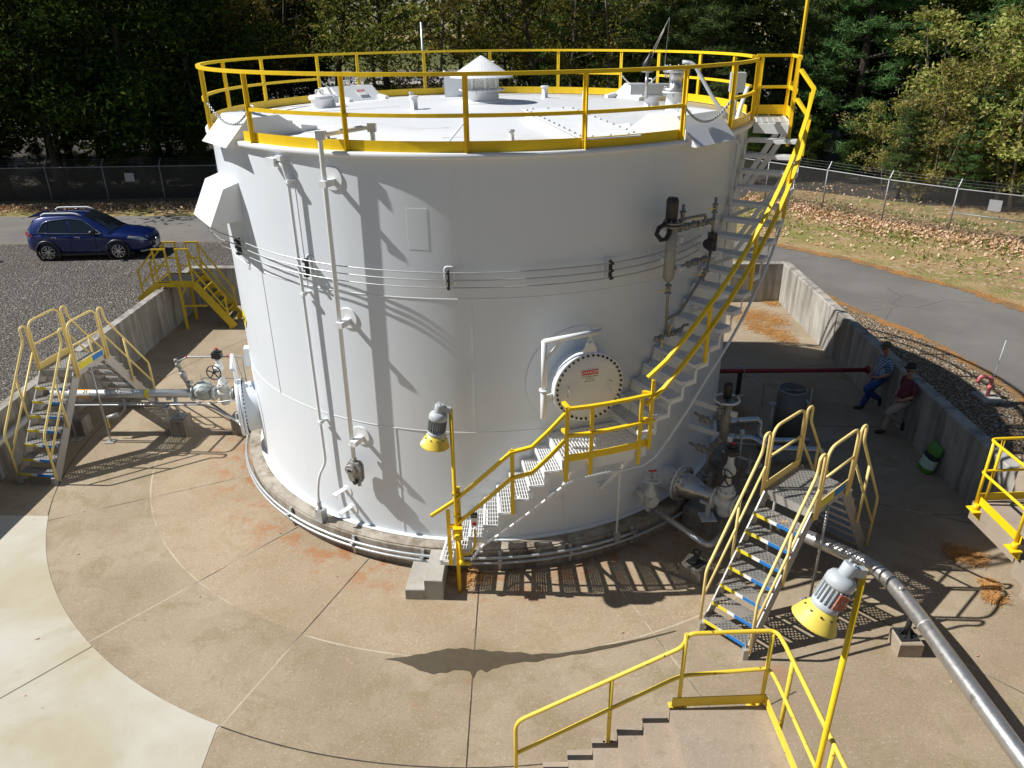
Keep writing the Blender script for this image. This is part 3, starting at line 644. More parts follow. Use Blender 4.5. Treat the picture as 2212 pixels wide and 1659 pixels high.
# junction box and conduit near the stair head
b=P(349,4.85,H+.03); t=Thing('roof_junction_box','grey junction box with conduit beside the roof stair opening','junction box',b)
mb=MB(); mb.rbox(349,4.85,H+.62,(.26,.32,.34)); bx=t.part(mb,'box_body',M['lampgrey'])
mb=MB(); mb.cyl(b,b+V((0,0,.45)),.035,8); t.part(mb,'stand',M['white'])
mb=MB(); mb.tube(rounded([P(338,3.85,H+1.0),P(338,4.05,H+.98),P(336.5,4.5,H+.35),P(336,4.8,H+.05)],.3,6),.035,8); t.part(mb,'flexible_conduit',M['lampgrey'])
mb=MB(); mb.tube(rounded([P(334,5.05,H+.62),P(331,5.0,H+.3),P(328,5.02,H+.05),P(326.2,5.2,H-.2)],.25,6),.038,8); t.part(mb,'down_conduit',M['white'])

# ------------------------------------------------------------------ roof guardrail
GR=Thing('roof_guardrail','bright yellow two-rail guardrail circling the edge of the tank roof','guardrail',(0,-5.15,H+.04))
posts=[190,206.5,227,248,267.5,286,305.3,320.5,338,5.6,21.3,36.4,48.6,67.7,87.5,106.4,126,138.3,157.4,174]
RG=5.13; z0=H+.045; zt=H+1.05; zm=H+.53
def rail_arc(mb,a0,a1,z,w,h,r=RG):
    n=max(3,int(abs(a1-a0)/3)); mb.ring(r-w/2,r+w/2,z-h/2,z+h/2,a0,a1,n)
mb=MB(); rail_arc(mb,-9,338,zt,.075,.05); mb2=MB(); GR.part(mb,'top_rail',M['yellow'])
gaps=[(206.5,227),(126,138.3),(36.4,48.6),(305.3,320.5)]
mids=[(-9,36.4),(48.6,126),(138.3,206.5),(227,305.3),(320.5,338)]
for a,b in mids:
    mb=MB(); rail_arc(mb,a,b,zm,.05,.05); GR.part(mb,'mid_rail',M['yellow'])
for a,b in [(-9,27),(41,126.5),(140.5,208),(223.5,305.5),(320.5,338)]:
    mb=MB(); rail_arc(mb,a,b,z0+.075,.012,.15,RG-.03); GR.part(mb,'toe_board',M['yellow'])
for a in posts:
    mb=MB(); mb.rbox(a,RG+.015,(z0+zt)/2-.02,(.065,.015,zt-z0)); mb.rbox(a,RG-.01,(z0+zt)/2-.02,(.015,.075,zt-z0)); GR.part(mb,'post',M['yellow'])
def chainlinks(a,b,sag,n,name='chain'):
    mb=MB(); a=V(a); b=V(b)
    for i in range(n):
        t=(i+.5)/n; p=a.lerp(b,t)-V((0,0,sag*4*t*(1-t))); t2=t+.5/n; d=(a.lerp(b,t2)-V((0,0,sag*4*t2*(1-t2)))-p).normalized(); s,u,_=frame(d); w=s if i%2 else u
        mb.tube([p+d*.026*cos(k)+w*.017*sin(k) for k in [2*pi*j/8 for j in range(8)]],.009,4,closed=True)
    return mb
for a,b in gaps:
    GR.part(chainlinks(P(a,RG,zm),P(b,RG,zm),.28,46),'safety_chain',M['galv'])
mb=MB(); q=P(106.4,RG+.06,0); mb.cyl(V((q.x,q.y,H-.4)),V((q.x,q.y,H+1.72)),.028,8)
t=tag(mb.build('antenna_mast',M['galv'],None,(q.x,q.y,H-.4)),'thin grey metal mast clamped to the back of the yellow roof guardrail','mast')
# ------------------------------------------------------------------ spiral stair
ST=Thing('spiral_stair','white grated stair with yellow handrail curling up the right side of the tank','stair',P(262,5.5,0))
def grating(mb,a0,a1,r0,r1,z,nr,nt,bh=.03):
    for i in range(nt+1):
        a=a0+(a1-a0)*i/nt; mb.beam(P(a,r0,z-bh/2),P(a,r1,z-bh/2),.007,bh)
    for j in range(nr+1):
        r=r0+(r1-r0)*j/nr; mb.beam(P(a0,r,z-.008),P(a1,r,z-.008),.007,.014)
def tread(a0,a1,r0,r1,z):
    mb=MB(); grating(mb,a0+.15,a1-.15,r0+.02,r1-.02,z-.002,7,6)
    mb.beam(P(a0,r0,z-.028),P(a0,r1,z-.028),.03,.056); mb.beam(P(a1,r0,z-.028),P(a1,r1,z-.028),.012,.05)
    for r in (r0,r1): mb.beam(P(a0,r,z-.03),P(a1,r,z-.03),.01,.06)
    return mb
LOW=[(261.5+2.35*k,.20+.235*k) for k in range(8)]
UP=[(292.7+2.42*j,2.31+.2325*j) for j in range(18)]
tre=[(a,z,5.96) for a,z in LOW]+[(a,z,6.07) for a,z in UP]
for a,z,r1 in tre: ST.part(tread(a,a+2.75,5.16,r1,z),'tread',M['white'])
# landing
mb=MB(); grating(mb,280.6,293.9,5.16,6.02,2.05,8,26,.03)
for r in (5.14,6.03): mb.ring(r-.008,r+.008,1.90 if r<6 else 1.84,2.05,280.4,294.1,5)
for a in (280.4,294.1): mb.beam(P(a,5.14,1.97),P(a,6.04,1.97),.014,.16)
ST.part(mb,'landing',M['white'])
# stepped side plates joining outer ends of the treads
for seq,r1 in ((LOW,5.967),(UP,6.077),(LOW,5.146),(UP,5.146)):
    mb=MB(); b=[]
    for (a,z) in seq: b+=[(a+.15,z-.055),(a+2.5,z-.055)]
    for k,(a,z) in enumerate(b):   # one zigzag band of plate
        vert=.03/RT*57.3
        mb.v.extend((P(a-(vert if k%2==0 else -vert),r1-.006,z-.035),P(a-(vert if k%2==0 else -vert),r1+.006,z-.035),P(a+(-vert if k%2==0 else vert)*-1,r1+.006,z+.035),P(a+(-vert if k%2==0 else vert)*-1,r1-.006,z+.035)))
    for k in range(len(b)-1):
        for j in range(4): mb.face((4*k+j,4*k+(j+1)%4,4*k+4+(j+1)%4,4*k+4+j))
    ST.part(mb,'stepped_stringer',M['white'])
# conduit pipe running under the stair
pts=[P(266.3,5.9,.17),P(267.2,5.75,.21),P(268.3,5.72,.34),P(271.2,5.8,.62),P(274,5.83,.87),P(276.8,5.85,1.11),P(279.5,5.9,1.38),P(281.5,5.92,1.54),P(284,5.93,1.61),P(287.7,5.95,1.64),P(291,5.95,1.62),P(294.5,5.95,1.61),P(296.6,5.95,1.70),P(298.8,5.95,1.92),P(302.5,5.97,2.38)]+[P(a,5.98,3.2+(5.65-3.2)*(a-310)/26) for a in range(306,337,3)]
mb=MB(); mb.tube(pts,.024,8); single(mb,'stair_conduit',M['white'],'thin white conduit following the underside of the spiral stair','conduit',P(265,5.8,-.1))
# landing braces
for a in (282.2,291.9): mb=MB(); mb.beam(P(a,5.12,.72),P(a+.4,5.95,1.82),.06,.06); mb.rbox(a,5.115,.74,(.03,.2,.26)); ST.part(mb,'support_bracket',M['white'])
for k in (2,5): a,z=LOW[k]; mb=MB(); mb.beam(P(a+1.3,5.12,z-.5),P(a+1.3,5.9,z-.06),.045,.045); mb.rbox(a+1.3,5.11,z-.5,(.02,.14,.2)); ST.part(mb,'support_bracket',M['white'])
for j in (2,5,8,11,14): a,z=UP[j]; mb=MB(); mb.beam(P(a+1.2,5.12,z-.55),P(a+1.2,6.0,z-.06),.06,.06); mb.rbox(a+1.2,5.11,z-.55,(.02,.14,.2)); ST.part(mb,'support_bracket',M['white'])
# handrails: two flat-angle rails
RY=M['yellow']
def rails(mb,pts,w=.062,h=.045): mb.sweep(pts,w,h)
lowr=5.99
def lz(a): return .20+.235*(a-261.5)/2.35
def uz(a): return 2.31+.2325*(a-292.7)/2.42
for nm,off,st in (('top_rail',.92,260.6),('mid_rail',.46,263.4)):
    mb=MB(); pts=[P(st,lowr,lz(st)+off+.06)]+[P(a,lowr,lz(a)+off) for a in (264,267,270,272.8)]+[P(275.9,lowr+.01,lz(273.3)+off+.03),P(278.5,lowr+.02,lz(276.3)+off),P(280.7,6.03,lz(278.9)+off)]
    rails(mb,pts); ST.part(mb,nm,RY)
    mb=MB(); z=2.05+off-.02; rails(mb,[P(280.9,5.84,z),P(281.2,6.06,z)]+[P(a,6.07,z) for a in (284,287,290,293)]+[P(294.6,6.1,z),P(293.5,5.93,z)]); ST.part(mb,nm,RY)
    mb=MB(); z=uz; a0=293.1
    pts=[P(a0,6.1,uz(a0)+off+.0)]+[P(a,6.12,uz(a)+off-.05) for a in range(296,332,3)]+[P(333.2,6.12,uz(333.2)+off-.02),P(335.6,5.86,H+off-.02)]
    rails(mb,pts); ST.part(mb,nm,RY)
def spost(a,r,z0,z1,w=.065):
    mb=MB(); mb.rbox(a,r,(z0+z1)/2,(.014,w,z1-z0)); mb.rbox(a,r-.025,(z0+z1)/2,(.05,.012,z1-z0)); ST.part(mb,'post',RY)
spost(263.2,5.99,.13,1.22); spost(264.6,5.98,.5,1.35)
spost(273.0,5.99,1.12,2.30)
spost(280.9,6.06,1.68,2.98); spost(284.6,6.07,1.74,2.95); spost(292.6,6.07,1.74,2.95); spost(294.2,6.1,2.0,3.2)
for a in (304,314,324,333): spost(a,6.11,uz(a)-.15,uz(a)+.86)
mb=MB(); rail_arc(mb,281.0,294.3,2.10,.012,.12,6.06); ST.part(mb,'toe_board',RY)
# top platform with its own rail
mb=MB(); grating(mb,336.3,350.2,5.24,5.78,H+.02,5,24,.03); mb.ring(5.22,5.236,H-.14,H+.02,336,350.4,4); mb.ring(5.77,5.786,H-.14,H+.02,336,350.4,4)
for a in (336.1,350.3): mb.beam(P(a,5.2,H-.06),P(a,5.79,H-.06),.014,.16)
ST.part(mb,'top_platform',M['white'])
mb=MB()
for a in (338.5,349.2):
    mb.beam(P(a,5.12,H-1.3),P(a,5.74,H-.16),.09,.09); mb.beam(P(a-3,5.12,H-2.3),P(a-4,6.02,H-.75),.08,.08)
ST.part(mb,'platform_brace',M['white'])
for nm,z in (('top_rail',zt+.02),('mid_rail',zm)):
    mb=MB(); mb.sweep([P(350.6,5.17,z),P(350.2,5.82,z),P(343,5.83,z),P(337,5.82,z)],.07,.05); ST.part(mb,nm,RY)
mb=MB(); mb.beam(P(350.4,5.2,H+.13),P(350.3,5.82,H+.13),.012,.17); mb.beam(P(350.3,5.83,H+.13),P(337,5.83,H+.13),.012,.17); ST.part(mb,'toe_board',RY)
spost(350.2,5.82,H-.1,zt+.02,.09); spost(350.5,5.3,H,zt+.02); spost(343.5,5.83,H-.1,zt+.02); spost(336.6,5.83,H-.35,zt+.02)
q=P(350.4,5.93,0); mb=MB(); mb.cyl((q.x,q.y,H-.25),(q.x,q.y,H+4.2),.034,10); mb.box((q.x-.05,q.y,H+.55),(.16,.1,.16)); mb.box((q.x-.05,q.y,H-.1),(.16,.1,.1))
single(mb,'yellow_mast',RY,'tall thin yellow pole rising above the top landing of the spiral stair','pole',(q.x,q.y,H-.25))

# ------------------------------------------------------------------ pipes and wires on the shell
DP=Thing('dip_pipe','long white vertical pipe on three brackets with a gauge hanging at its foot','pipe',P(245.2,5.4,1.3))
mb=MB(); mb.pipe([P(250.5,4.75,H+.1),P(250.5,4.75,H+.34),P(244.6,5.28,H+.27),P(244.4,5.28,H+.15),P(243.75,5.28,1.5)],.037,10,.05)
mb.box(P(244.6,5.28,H+.27),(.13,.13,.12)); mb.box(P(250.5,4.75,H+.33),(.12,.12,.12)); mb.cyl(P(250.5,4.75,H+.0),P(250.5,4.75,H+.1),.08)
mb.lathe([(.05,0),(.06,.02),(.06,.06),(.05,.08)],P(243.8,5.28,1.72)); DP.part(mb,'riser',M['white'])
for z,tz in ((6.12,6.14),(3.97,3.97),(1.86,1.85)):
    mb=MB(); th=244.5; ax=P(th,1,0); c=P(th,RT+.008,z)
    mb.hard(c-ax*.02,c+ax*.012,.17,28); tx=V((-sin(rad(th)),cos(rad(th)),0))
    for s in (0,): mb.beam(c,P(th,5.36,z),.11,.012); mb.beam(c-V((0,0,.04))+tx*.055,P(th,5.36,z-.04)+tx*.055,.012,.09); mb.beam(P(th,5.36,z-.04)-tx*.06,P(th,5.36,z-.04)+tx*.06,.012,.09)
    DP.part(mb,'bracket',M['white'])
g=P(243.8,5.28,1.24); th=243.8; ax=P(th,1,0); tx=V((-sin(rad(th)),cos(rad(th)),0)); ez=V((0,0,1))
gt=Thing('tank_gauge','cast grey gauge head with black dial window hanging under the dip pipe','gauge',g)
mb=MB(); mb.prism([(-.10,-.20),(.08,-.20),(.12,-.13),(.13,.12),(.09,.19),(-.08,.19),(-.13,.12),(-.13,-.10)],g,tx,ez,ax,.12); mb.prism([(-.14,-.21),(.10,-.21),(.14,-.14),(.15,.13),(.10,.205),(-.09,.205),(-.15,.13),(-.15,-.11)],g-ax*.03,tx,ez,ax,.03); mb.cyl(g+V((0,0,.18)),g+V((0,0,.26)),.04); gb=gt.part(mb,'housing',M['grey_iron'])
mb=MB(); mb.hard(g+ax*.05-tx*.03+ez*.06,g+ax*.12-tx*.03+ez*.06,.105,20); hd=gt.part(mb,'dial_hub',M['grey_iron'])
mb=MB(); mb.prism([(-.06,-.045),(.06,-.045),(.06,.045),(-.06,.045)],g+ax*.124-tx*.03+ez*.06,tx,ez,ax,.01); fr=gt.part(mb,'window_frame',M['sign_grey'],hd)
mb=MB(); mb.prism([(-.04,-.022),(.04,-.022),(.04,.022),(-.04,.022)],g+ax*.131-tx*.03+ez*.06,tx,ez,ax,.006); gt.part(mb,'dial_window',M['ink'],hd)
mb=MB(); mb.lathe([(.03,0),(.045,.02),(.045,.06),(.03,.07)],g+ax*.06-ez*.16+tx*.04,ax); gt.part(mb,'knob',M['black'])
mb=MB(); mb.cyl(g-ez*.28+tx*.05,g-ez*.19+tx*.05,.035); gt.part(mb,'drain_plug',M['grey_iron'])
CD=Thing('wall_conduit','thin white conduit with a small lamp head running down the left front of the tank','conduit',P(237.5,5.3,0))
mb=MB(); mb.pipe([P(233.4,5.2,6.29),P(235.0,5.2,6.27),P(235.85,5.2,6.05),P(235.7,5.2,1.15),P(234.3,5.28,.9),P(234.0,5.34,.55),P(234.2,5.36,.32)],.026,8,.14); CD.part(mb,'tube',M['white'])
mb=MB(); mb.rbox(232.8,5.2,6.3,(.13,.19,.12)); mb.rbox(234.2,5.18,6.36,(.07,.12,.07)); CD.part(mb,'lamp_head',M['white'])
for z in (6.05,4.3,2.0):
    mb=MB(); mb.beam(P(236.4,5.1,z),P(236.0,5.24,z),.05,.03); mb.rbox(235.8,5.2,z-.03,(.08,.09,.03)); CD.part(mb,'clamp',M['white'])
mb=MB(); mb.rbox(234.4,5.36,.10,(.14,.16,.26)); mb.cyl(P(234.2,5.36,.22),P(234.2,5.36,.40),.04); CD.part(mb,'pull_box',M['galv'])
for (a,z) in ((239.5,.62),(240.4,.26)):
    mb=MB(); ax=P(a,1,0); mb.hard(P(a,5.09,z),P(a,5.11,z),.10,20); mb.beam(P(a-.6,5.1,z+.03),P(a-.9,5.36,z+.03),.10,.012); mb.beam(P(a-1.3,5.36,z),P(a-.2,5.36,z),.012,.08)
    single(mb,'stub_bracket',M['white'],'small white stub bracket low on the tank shell, %s of the pair'%('upper' if z>.5 else 'lower'),'bracket',P(a,5.2,z))
# sampling wires round the shell
WR=Thing('tubing_run','three thin steel tubes strung round the upper tank shell on clips','tubing',P(264,5.2,4.74))
for k,dz in enumerate((0,.115,.23)):
    mb=MB(); pts=[P(a,5.235,4.62+dz+(.14*((a-291)/21)**2 if a>291 else (.03*((264-a)/40)**2 if a<264 else 0))) for a in range(216,314,4)]
    if k==1: pass
    pts=rounded([P(210.5-1.2*k,5.58,5.3),P(211.5-k,5.55,4.98+.04*k),P(213.5,5.42,4.74+dz)],.2,5)+pts[0:]
    mb.tube(pts,.0095,6); WR.part(mb,'tube',M['galv'])
for a in (215.5,237.5,263.8,291.2):
    z=4.73; tx=V((-sin(rad(a)),cos(rad(a)),0)); mb=MB(); q=P(a,5.1,z+.02)
    mb.pipe([q-tx*.07-ez*.15,q-tx*.07+ez*.15,q+tx*.07+ez*.15,q+tx*.07-ez*.15],.014,6,.05); c=WR.part(mb,'clip_loop',M['white'])
    mb=MB(); mb.rbox(a,5.19,z,(.07,.022,.30)); 
    for dz in (-.115,0,.115): mb.rbox(a,5.24,z+dz-.0,(.035,.045,.035))
    WR.part(mb,'clip_block',M['black'])
a=204.6; tx=V((-sin(rad(a)),cos(rad(a)),0)); mb=MB(); mb.prism([(-.19,0),(0,-.19),(.19,0),(0,.19)],P(a,5.108,3.1),tx,ez,P(a,1,0),.012); dm=mb.build('hazard_diamond',M['yel_label'],TK.o,TK.L)
for dx in (-.06,.02,.09): mb=MB(); mb.prism([(-.012,-.05),(.012,-.05),(.012,.05),(-.012,.05)],P(a,5.116,3.1)+tx*dx,tx,ez,P(a,1,0),.004); mb.build('mark',M['ink'],dm,TK.L)
mb=MB(); mb.rbox(189,5.17,1.78,(.2,.22,.40)); mb.build('sample_box',M['white'],TK.o,TK.L)
# conduits round the ring wall
for k,(r,z,lab) in enumerate(((5.50,-.115,'upper'),(5.52,-.20,'lower'))):
    mb=MB(); pts=[P(a,r,z) for a in range(184,300,3)]
    if k==0: pts=[V((-6.42,-.16,.36)),V((-5.75,-.45,.0))]+[P(a,r,z) for a in range(190,300,3)]
    if k==1: pts=pts+[P(a,r,z) for a in range(300,322,3)]
    mb.tube(pts,.027,8); c=single(mb,'ring_conduit',M['galv'],'%s of the two grey conduits bent round the ring wall under the tank'%lab,'conduit',P(260,r,z))
for a in (226,243,257,271,284,297):
    mb=MB(); mb.rbox(a,5.455,-.2,(.04,.05,.36)); mb.rbox(a,5.53,-.14,(.05,.06,.03))
    single(mb,'conduit_strut',M['galv'],'slotted strut clamping the ring conduits to the ring wall','strut',P(a,5.45,-.35),'conduit struts on the ring wall')
t=Thing('leg_conduit','thin white vertical conduit with grey box at the ring wall below the stair landing','conduit',P(293.2,5.5,-.1))
mb=MB(); mb.pipe([P(293,5.6,1.78),P(293.2,5.5,1.6),P(293.2,5.5,0)],.022,8); t.part(mb,'tube',M['white'])
mb=MB(); mb.rbox(293.2,5.5,-.08,(.1,.1,.18)); t.part(mb,'pull_box',M['galv'])
mb=MB(); mb.tube([P(324.8,5.16,H-.2),P(324.5,5.16,5.2),P(324.4,5.16,4.6),P(323.5,5.18,4.3),P(322,5.18,3.7),P(319,5.16,3.3)],.022,6)
single(mb,'shell_conduit',M['white'],'thin white conduit running down the right side of the tank behind the stair','conduit',P(324.5,5.16,3.3))

# ------------------------------------------------------------------ concrete step and lamp posts
t=Thing('concrete_step','pale two-tread concrete step block at the foot of the spiral stair','step',(-1.16,-5.75,ZF))
mb=MB()
def brick(mb,p,z0,z1,e=.012):  # chamfered block from 4 ground points
    p=[V((*q[:2],0)) for q in p]; c=sum(p,V())/4; ins=[c+(q-c)*(1-e/max(.05,(q-c).length)*1.4) for q in p]
    n=mb.add([q+V((0,0,z0)) for q in p]+[q+V((0,0,z1-e)) for q in p]+[q+V((0,0,z1)) for q in ins])
    for i in range(4): j=(i+1)%4; mb.face((n+i,n+j,n+4+j,n+4+i)); mb.face((n+4+i,n+4+j,n+8+j,n+8+i))
    mb.face((n+8,n+9,n+10,n+11)); mb.face((n+3,n+2,n+1,n))
brick(mb,[(-1.15,-6.12),(-.85,-6.15),(-.80,-5.33),(-1.08,-5.31)],ZF,-.02); t.part(mb,'upper_step',M['conc'])
mb=MB(); brick(mb,[(-1.47,-6.10),(-1.152,-6.12),(-1.09,-5.42),(-1.39,-5.36)],ZF,-.215); t.part(mb,'lower_step',M['conc'])
def lamp(name,label,base,top,ax,plate,shade='lampshade',fins='lampdark',s=1.0,lower=None):
    base=V(base); L=Thing(name,label,'lamp',base); tp=V((base.x,base.y,top)); ax=V(ax).normalized()
    mb=MB(); mb.cyl(base,tp,.030*s,12)
    if lower: mb.cyl(V((base.x,base.y,base.z)),V((base.x,base.y,lower)),.033*s,12)
    L.part(mb,'pole',M['yellow'] if not lower else M['yellow'])
    d=V((ax.x,ax.y,0)).normalized(); h=tp+d*.16*s+V((0,0,.05*s))
    mb=MB(); mb.beam(tp-V((0,0,.03)),h+ax*.03,.07*s,.09*s); mb.lathe([(.062*s,-.04*s),(.07*s,-.03*s),(.07*s,.08*s),(.062*s,.1*s)],h,ax,16)
    mb.cyl(h-ax*.065*s+frame(ax)[0]*.03,h-ax*.03*s+frame(ax)[0]*.03,.012,6); mb.cyl(h-ax*.065*s-frame(ax)[0]*.03,h-ax*.03*s-frame(ax)[0]*.03,.012,6); L.part(mb,'hanger',M['lampgrey'])
    mb=MB(); mb.lathe([(.07*s,.08*s),(.12*s,.105*s),(.137*s,.14*s),(.14*s,.195*s),(.13*s,.205*s),(.112*s,.21*s),(.112*s,.39*s),(.13*s,.395*s),(.132*s,.45*s),(.115*s,.47*s)],h,ax,28); hd=L.part(mb,'lamp_housing',M['lampgrey'])
    mb=MB(); sd,u,_=frame(ax)
    for k in range(20):
        A=2*pi*k/20; q=sd*cos(A)+u*sin(A); mb.beam(h+ax*.212*s+q*.12*s,h+ax*.388*s+q*.12*s,.012*s,.034*s,q)
    L.part(mb,'cooling_fins',M[fins],hd)
    mb=MB(); mb.lathe([(.115*s,.45*s),(.14*s,.47*s),(.175*s,.53*s),(.215*s,.625*s),(.222*s,.635*s),(.217*s,.64*s),(.205*s,.625*s),(.168*s,.535*s),(.11*s,.475*s)],h,ax,36,False); sh=L.part(mb,'lamp_shade',M[shade])
    mb=MB(); 
    for k in range(10):
        A=2*pi*k/10; q=sd*cos(A)+u*sin(A); mb.cyl(h+ax*.50*s+q*.152*s,h+ax*.495*s+q*.172*s,.009*s,8)
    L.part(mb,'vent_holes',M['ink'],sh)
    mb=MB(); mb.lathe([(.10*s,.47*s),(.11*s,.55*s),(.085*s,.62*s),(.0,.65*s)],h,ax,20,False); L.part(mb,'lens',M['headlamp'])
    if plate:
        q=V((.12,-1,0)); q=(q-ax*q.dot(ax)).normalized(); w=ax.cross(q)
        mb=MB(); mb.prism([(-.06*s,-.08*s),(.06*s,-.08*s),(.06*s,.08*s),(-.06*s,.08*s)],h+ax*.30*s+q*.145*s,w,ax,q,.014); L.part(mb,'name_plate',M['rustlabel'],hd)
    return L
B1=V((-.585,-5.97,ZF))
l1=lamp('lamp_post','grey ribbed floodlight with patchy yellow shade on a yellow pole beside the concrete step',B1,3.02,(-.16,-.03,-1),False)
mb=MB(); mb.box(B1+V((.02,-.05,1.25)),(.15,.13,.21)); mb.hard(B1+V((.02,-.11,1.22)),B1+V((.02,-.16,1.22)),.058,14); jb=l1.part(mb,'switch_box',M['yellow'])
mb=MB(); mb.beam(B1+V((.05,.04,1.05)),B1+V((.05,.04,2.05)),.06,.03); 
for z in (1.55,1.95): mb.box(B1+V((.01,.01,z)),(.1,.07,.03))
l1.part(mb,'clamp_bar',M['yellow'])
mb=MB(); mb.pipe([B1+V((.03,-.03,1.13)),B1+V((.05,-.03,.83)),B1+V((.06,-.03,.62))],.03,8); mb.pipe([B1+V((.06,-.03,.80)),B1+V((.2,-.03,.80)),B1+V((.29,-.02,.95)),B1+V((.29,-.02,1.28))],.018,8,.1); mb.tube([B1+V((.05,-.03,.62)),B1+V((.2,.0,.58))],.03,8); mb.lathe([(.05,-.04),(.06,0),(.05,.04)],B1+V((.06,-.03,.65)),(1,0,0)); l1.part(mb,'conduit_fittings',M['yellow'])
pb=Thing('push_button_station','small white alarm push button box on a curved yellow conduit by the stair foot','push button',B1+V((.29,-.02,1.3)))
mb=MB(); mb.box(B1+V((.285,-.03,1.46)),(.1,.09,.18)); bb=pb.part(mb,'box_body',M['white_label']); mb=MB(); mb.box(B1+V((.285,-.079,1.43)),(.06,.012,.05)); pb.part(mb,'red_button',M['red_label'],bb); mb=MB(); mb.box(B1+V((.285,-.04,1.565)),(.11,.11,.03)); pb.part(mb,'rain_hood',M['black'],bb)
lamp('lamp_post','large grey floodlight with clean yellow shade on a tall pole, nearest the viewer',(2.955,-11.16,-.4),4.14,(-.42,-.06,-1),True,'lampyellow','lampgrey',.88)
# ------------------------------------------------------------------ crossover stairs
def crossover(name,label,F1,u,w):
    F1=V((*F1,ZF)); u=V((*u,0)).normalized(); n=V((-u.y,u.x,0)); Z=V((0,0,1)); T=Thing(name,label,'crossover stair',F1+u*w/2)
    def q(a,b,z): return F1+u*a+n*b+Z*z            # a across, b along, z over the floor
    PH=1.97; B0=-.02; B1=1.38; B2=2.40; B3=B1+B2-B0-.02+.0; RS=PH/8; NT_=7
    AL=M['alu']
    for s,(b0,b1) in enumerate(((B0,B1),(B3,B2))):
        sg=1 if b1>b0 else -1
        for a in (.02,w-.02):
            mb=MB(); mb.beam(q(a,b0+sg*.06,.06),q(a,b1+sg*.02,PH-.06),.022,.21,Z); mb.box(q(a,b0+sg*.0,.09),(.08,.08,.18)); T.part(mb,'stringer',AL)
        for k in range(1,NT_+1):
            z=RS*k; b=b0+(b1-b0)*(k-.55)/8+sg*.06
            mb=MB(); mb.quad(q(.03,b-.12,z),q(w-.03,b-.12,z),q(w-.03,b+.12,z),q(.03,b+.12,z)); o=T.part(mb,'tread',M['grip'])
            uv_planar(o,lambda c,u=u,n=n:(c.dot(u),c.dot(n)))
            bf=b-sg*.125
            mb=MB(); mb.beam(q(.03,bf,z-.03),q(w-.03,bf,z-.03),.012,.06); mb.beam(q(.03,b+sg*.12,z-.025),q(w-.03,b+sg*.12,z-.025),.01,.05); T.part(mb,'tread_edge',AL,o)
            for x0,x1,mt,nm in ((.04,.30*w/.8,'yel_label','yellow_nosing'),(.305*w/.8,.43*w/.8,'white_label','pale_nosing'),(.435*w/.8,w-.05,'blue_label','blue_nosing')):
                mb=MB(); mb.beam(q(x0,bf-sg*.008,z-.030),q(x1,bf-sg*.008,z-.030),.006,.055); T.part(mb,nm,M[mt],o)
    mb=MB(); mb.quad(q(.02,B1,PH),q(w-.02,B1,PH),q(w-.02,B2,PH),q(.02,B2,PH)); o=T.part(mb,'platform',M['grip']); uv_planar(o,lambda c,u=u,n=n:(c.dot(u),c.dot(n)))
    mb=MB()
    for b in (B1+.01,B2-.01): mb.beam(q(0,b,PH-.08),q(w,b,PH-.08),.02,.15)
    for a in (.01,w-.01): mb.beam(q(a,B1,PH-.07),q(a,B2,PH-.07),.02,.13)
    for k in (1,2): b=B1+(B2-B1)*k/3; mb.beam(q(.02,b,PH-.03),q(w-.02,b,PH-.03),.03,.04)
    T.part(mb,'platform_frame',AL,o)
    for a in (-.01,w+.01):
        mb=MB(); mb.beam(q(a,B1,PH+.06),q(a,B2,PH+.06),.012,.15); T.part(mb,'toe_board',M['cream'])
    for mt,b0,b1 in (('yel_label',B1+.12,B1+.55),('blue_label',B1+.56,B1+.92)):
        mb=MB(); mb.beam(q(w+.019,b0,PH+.055),q(w+.019,b1,PH+.055),.004,.12); T.part(mb,'label_plate',M[mt])
    # hoop rails
    R=.024; C=M['cream']
    for a in (-.03,w+.03):
        mb=MB(); mb.pipe([q(a,B1+.04,PH-.14),q(a,B1+.04,PH+1.06),q(a,B2-.04,PH+1.06),q(a,B2-.04,PH-.14)],R,10,.2,6); mb.cyl(q(a,B1+.04,PH+.55),q(a,B2-.04,PH+.55),R*.9,8); T.part(mb,'platform_rail',C)
        for b0,b1 in ((B0,B1),(B3,B2)):
            sg=1 if b1>b0 else -1
            def sl(t,h): return q(a,b0+(b1-b0)*t,PH*t+h)
            top=[sl(.02,.02) , q(a,b0+sg*.02,1.10), sl(.97,.98)+Z*.0, q(a,b1-sg*.03,PH+1.04), q(a,b1+sg*.12 if 0 else b1-sg*.02,PH+.52), sl(.84,.55)]
            mb=MB(); mb.tube(rounded([q(a,b0+sg*.03,.12),q(a,b0+sg*.03,1.13),q(a,b1-sg*.20,PH+.74),q(a,b1-sg*.20,PH+1.02),q(a,b1-sg*.04,PH+1.02),q(a,b1-sg*.04,PH-.12)],.1,5),R,10)
            mb.cyl(q(a,b0+sg*.03,.62),q(a,b1-sg*.04,PH+.42),R*.9,8)
            T.part(mb,'stair_rail',C)
            mb=MB(); t=.52; bb=(b1-b0)*t; zt_=1.13+(PH+.74-1.13)*((abs(bb)-.03)/(abs(b1-b0)-.23)); mb.cyl(sl(t,-.06),q(a,b0+bb,zt_),R,8); T.part(mb,'rail_post',C)
    a=w+.02; mb=MB(); mb.cyl(q(a,B1+.42,PH-.1),q(a,B1+.42,.02),.022,8); mb.box(q(a,B1+.42,.012),(.2,.2,.02)); T.part(mb,'prop_leg',AL)
    a=-.02; mb=MB(); mb.cyl(q(a,B1+.42,PH-.1),q(a,B1+.42,.02),.022,8); mb.box(q(a,B1+.42,.012),(.2,.2,.02)); T.part(mb,'prop_leg',AL)
    return T
crossover('crossover_stair','pale yellow railed aluminium crossover stair over the pipe at the left wall',(-9.84,-2.11),(.985,-.17),.82)
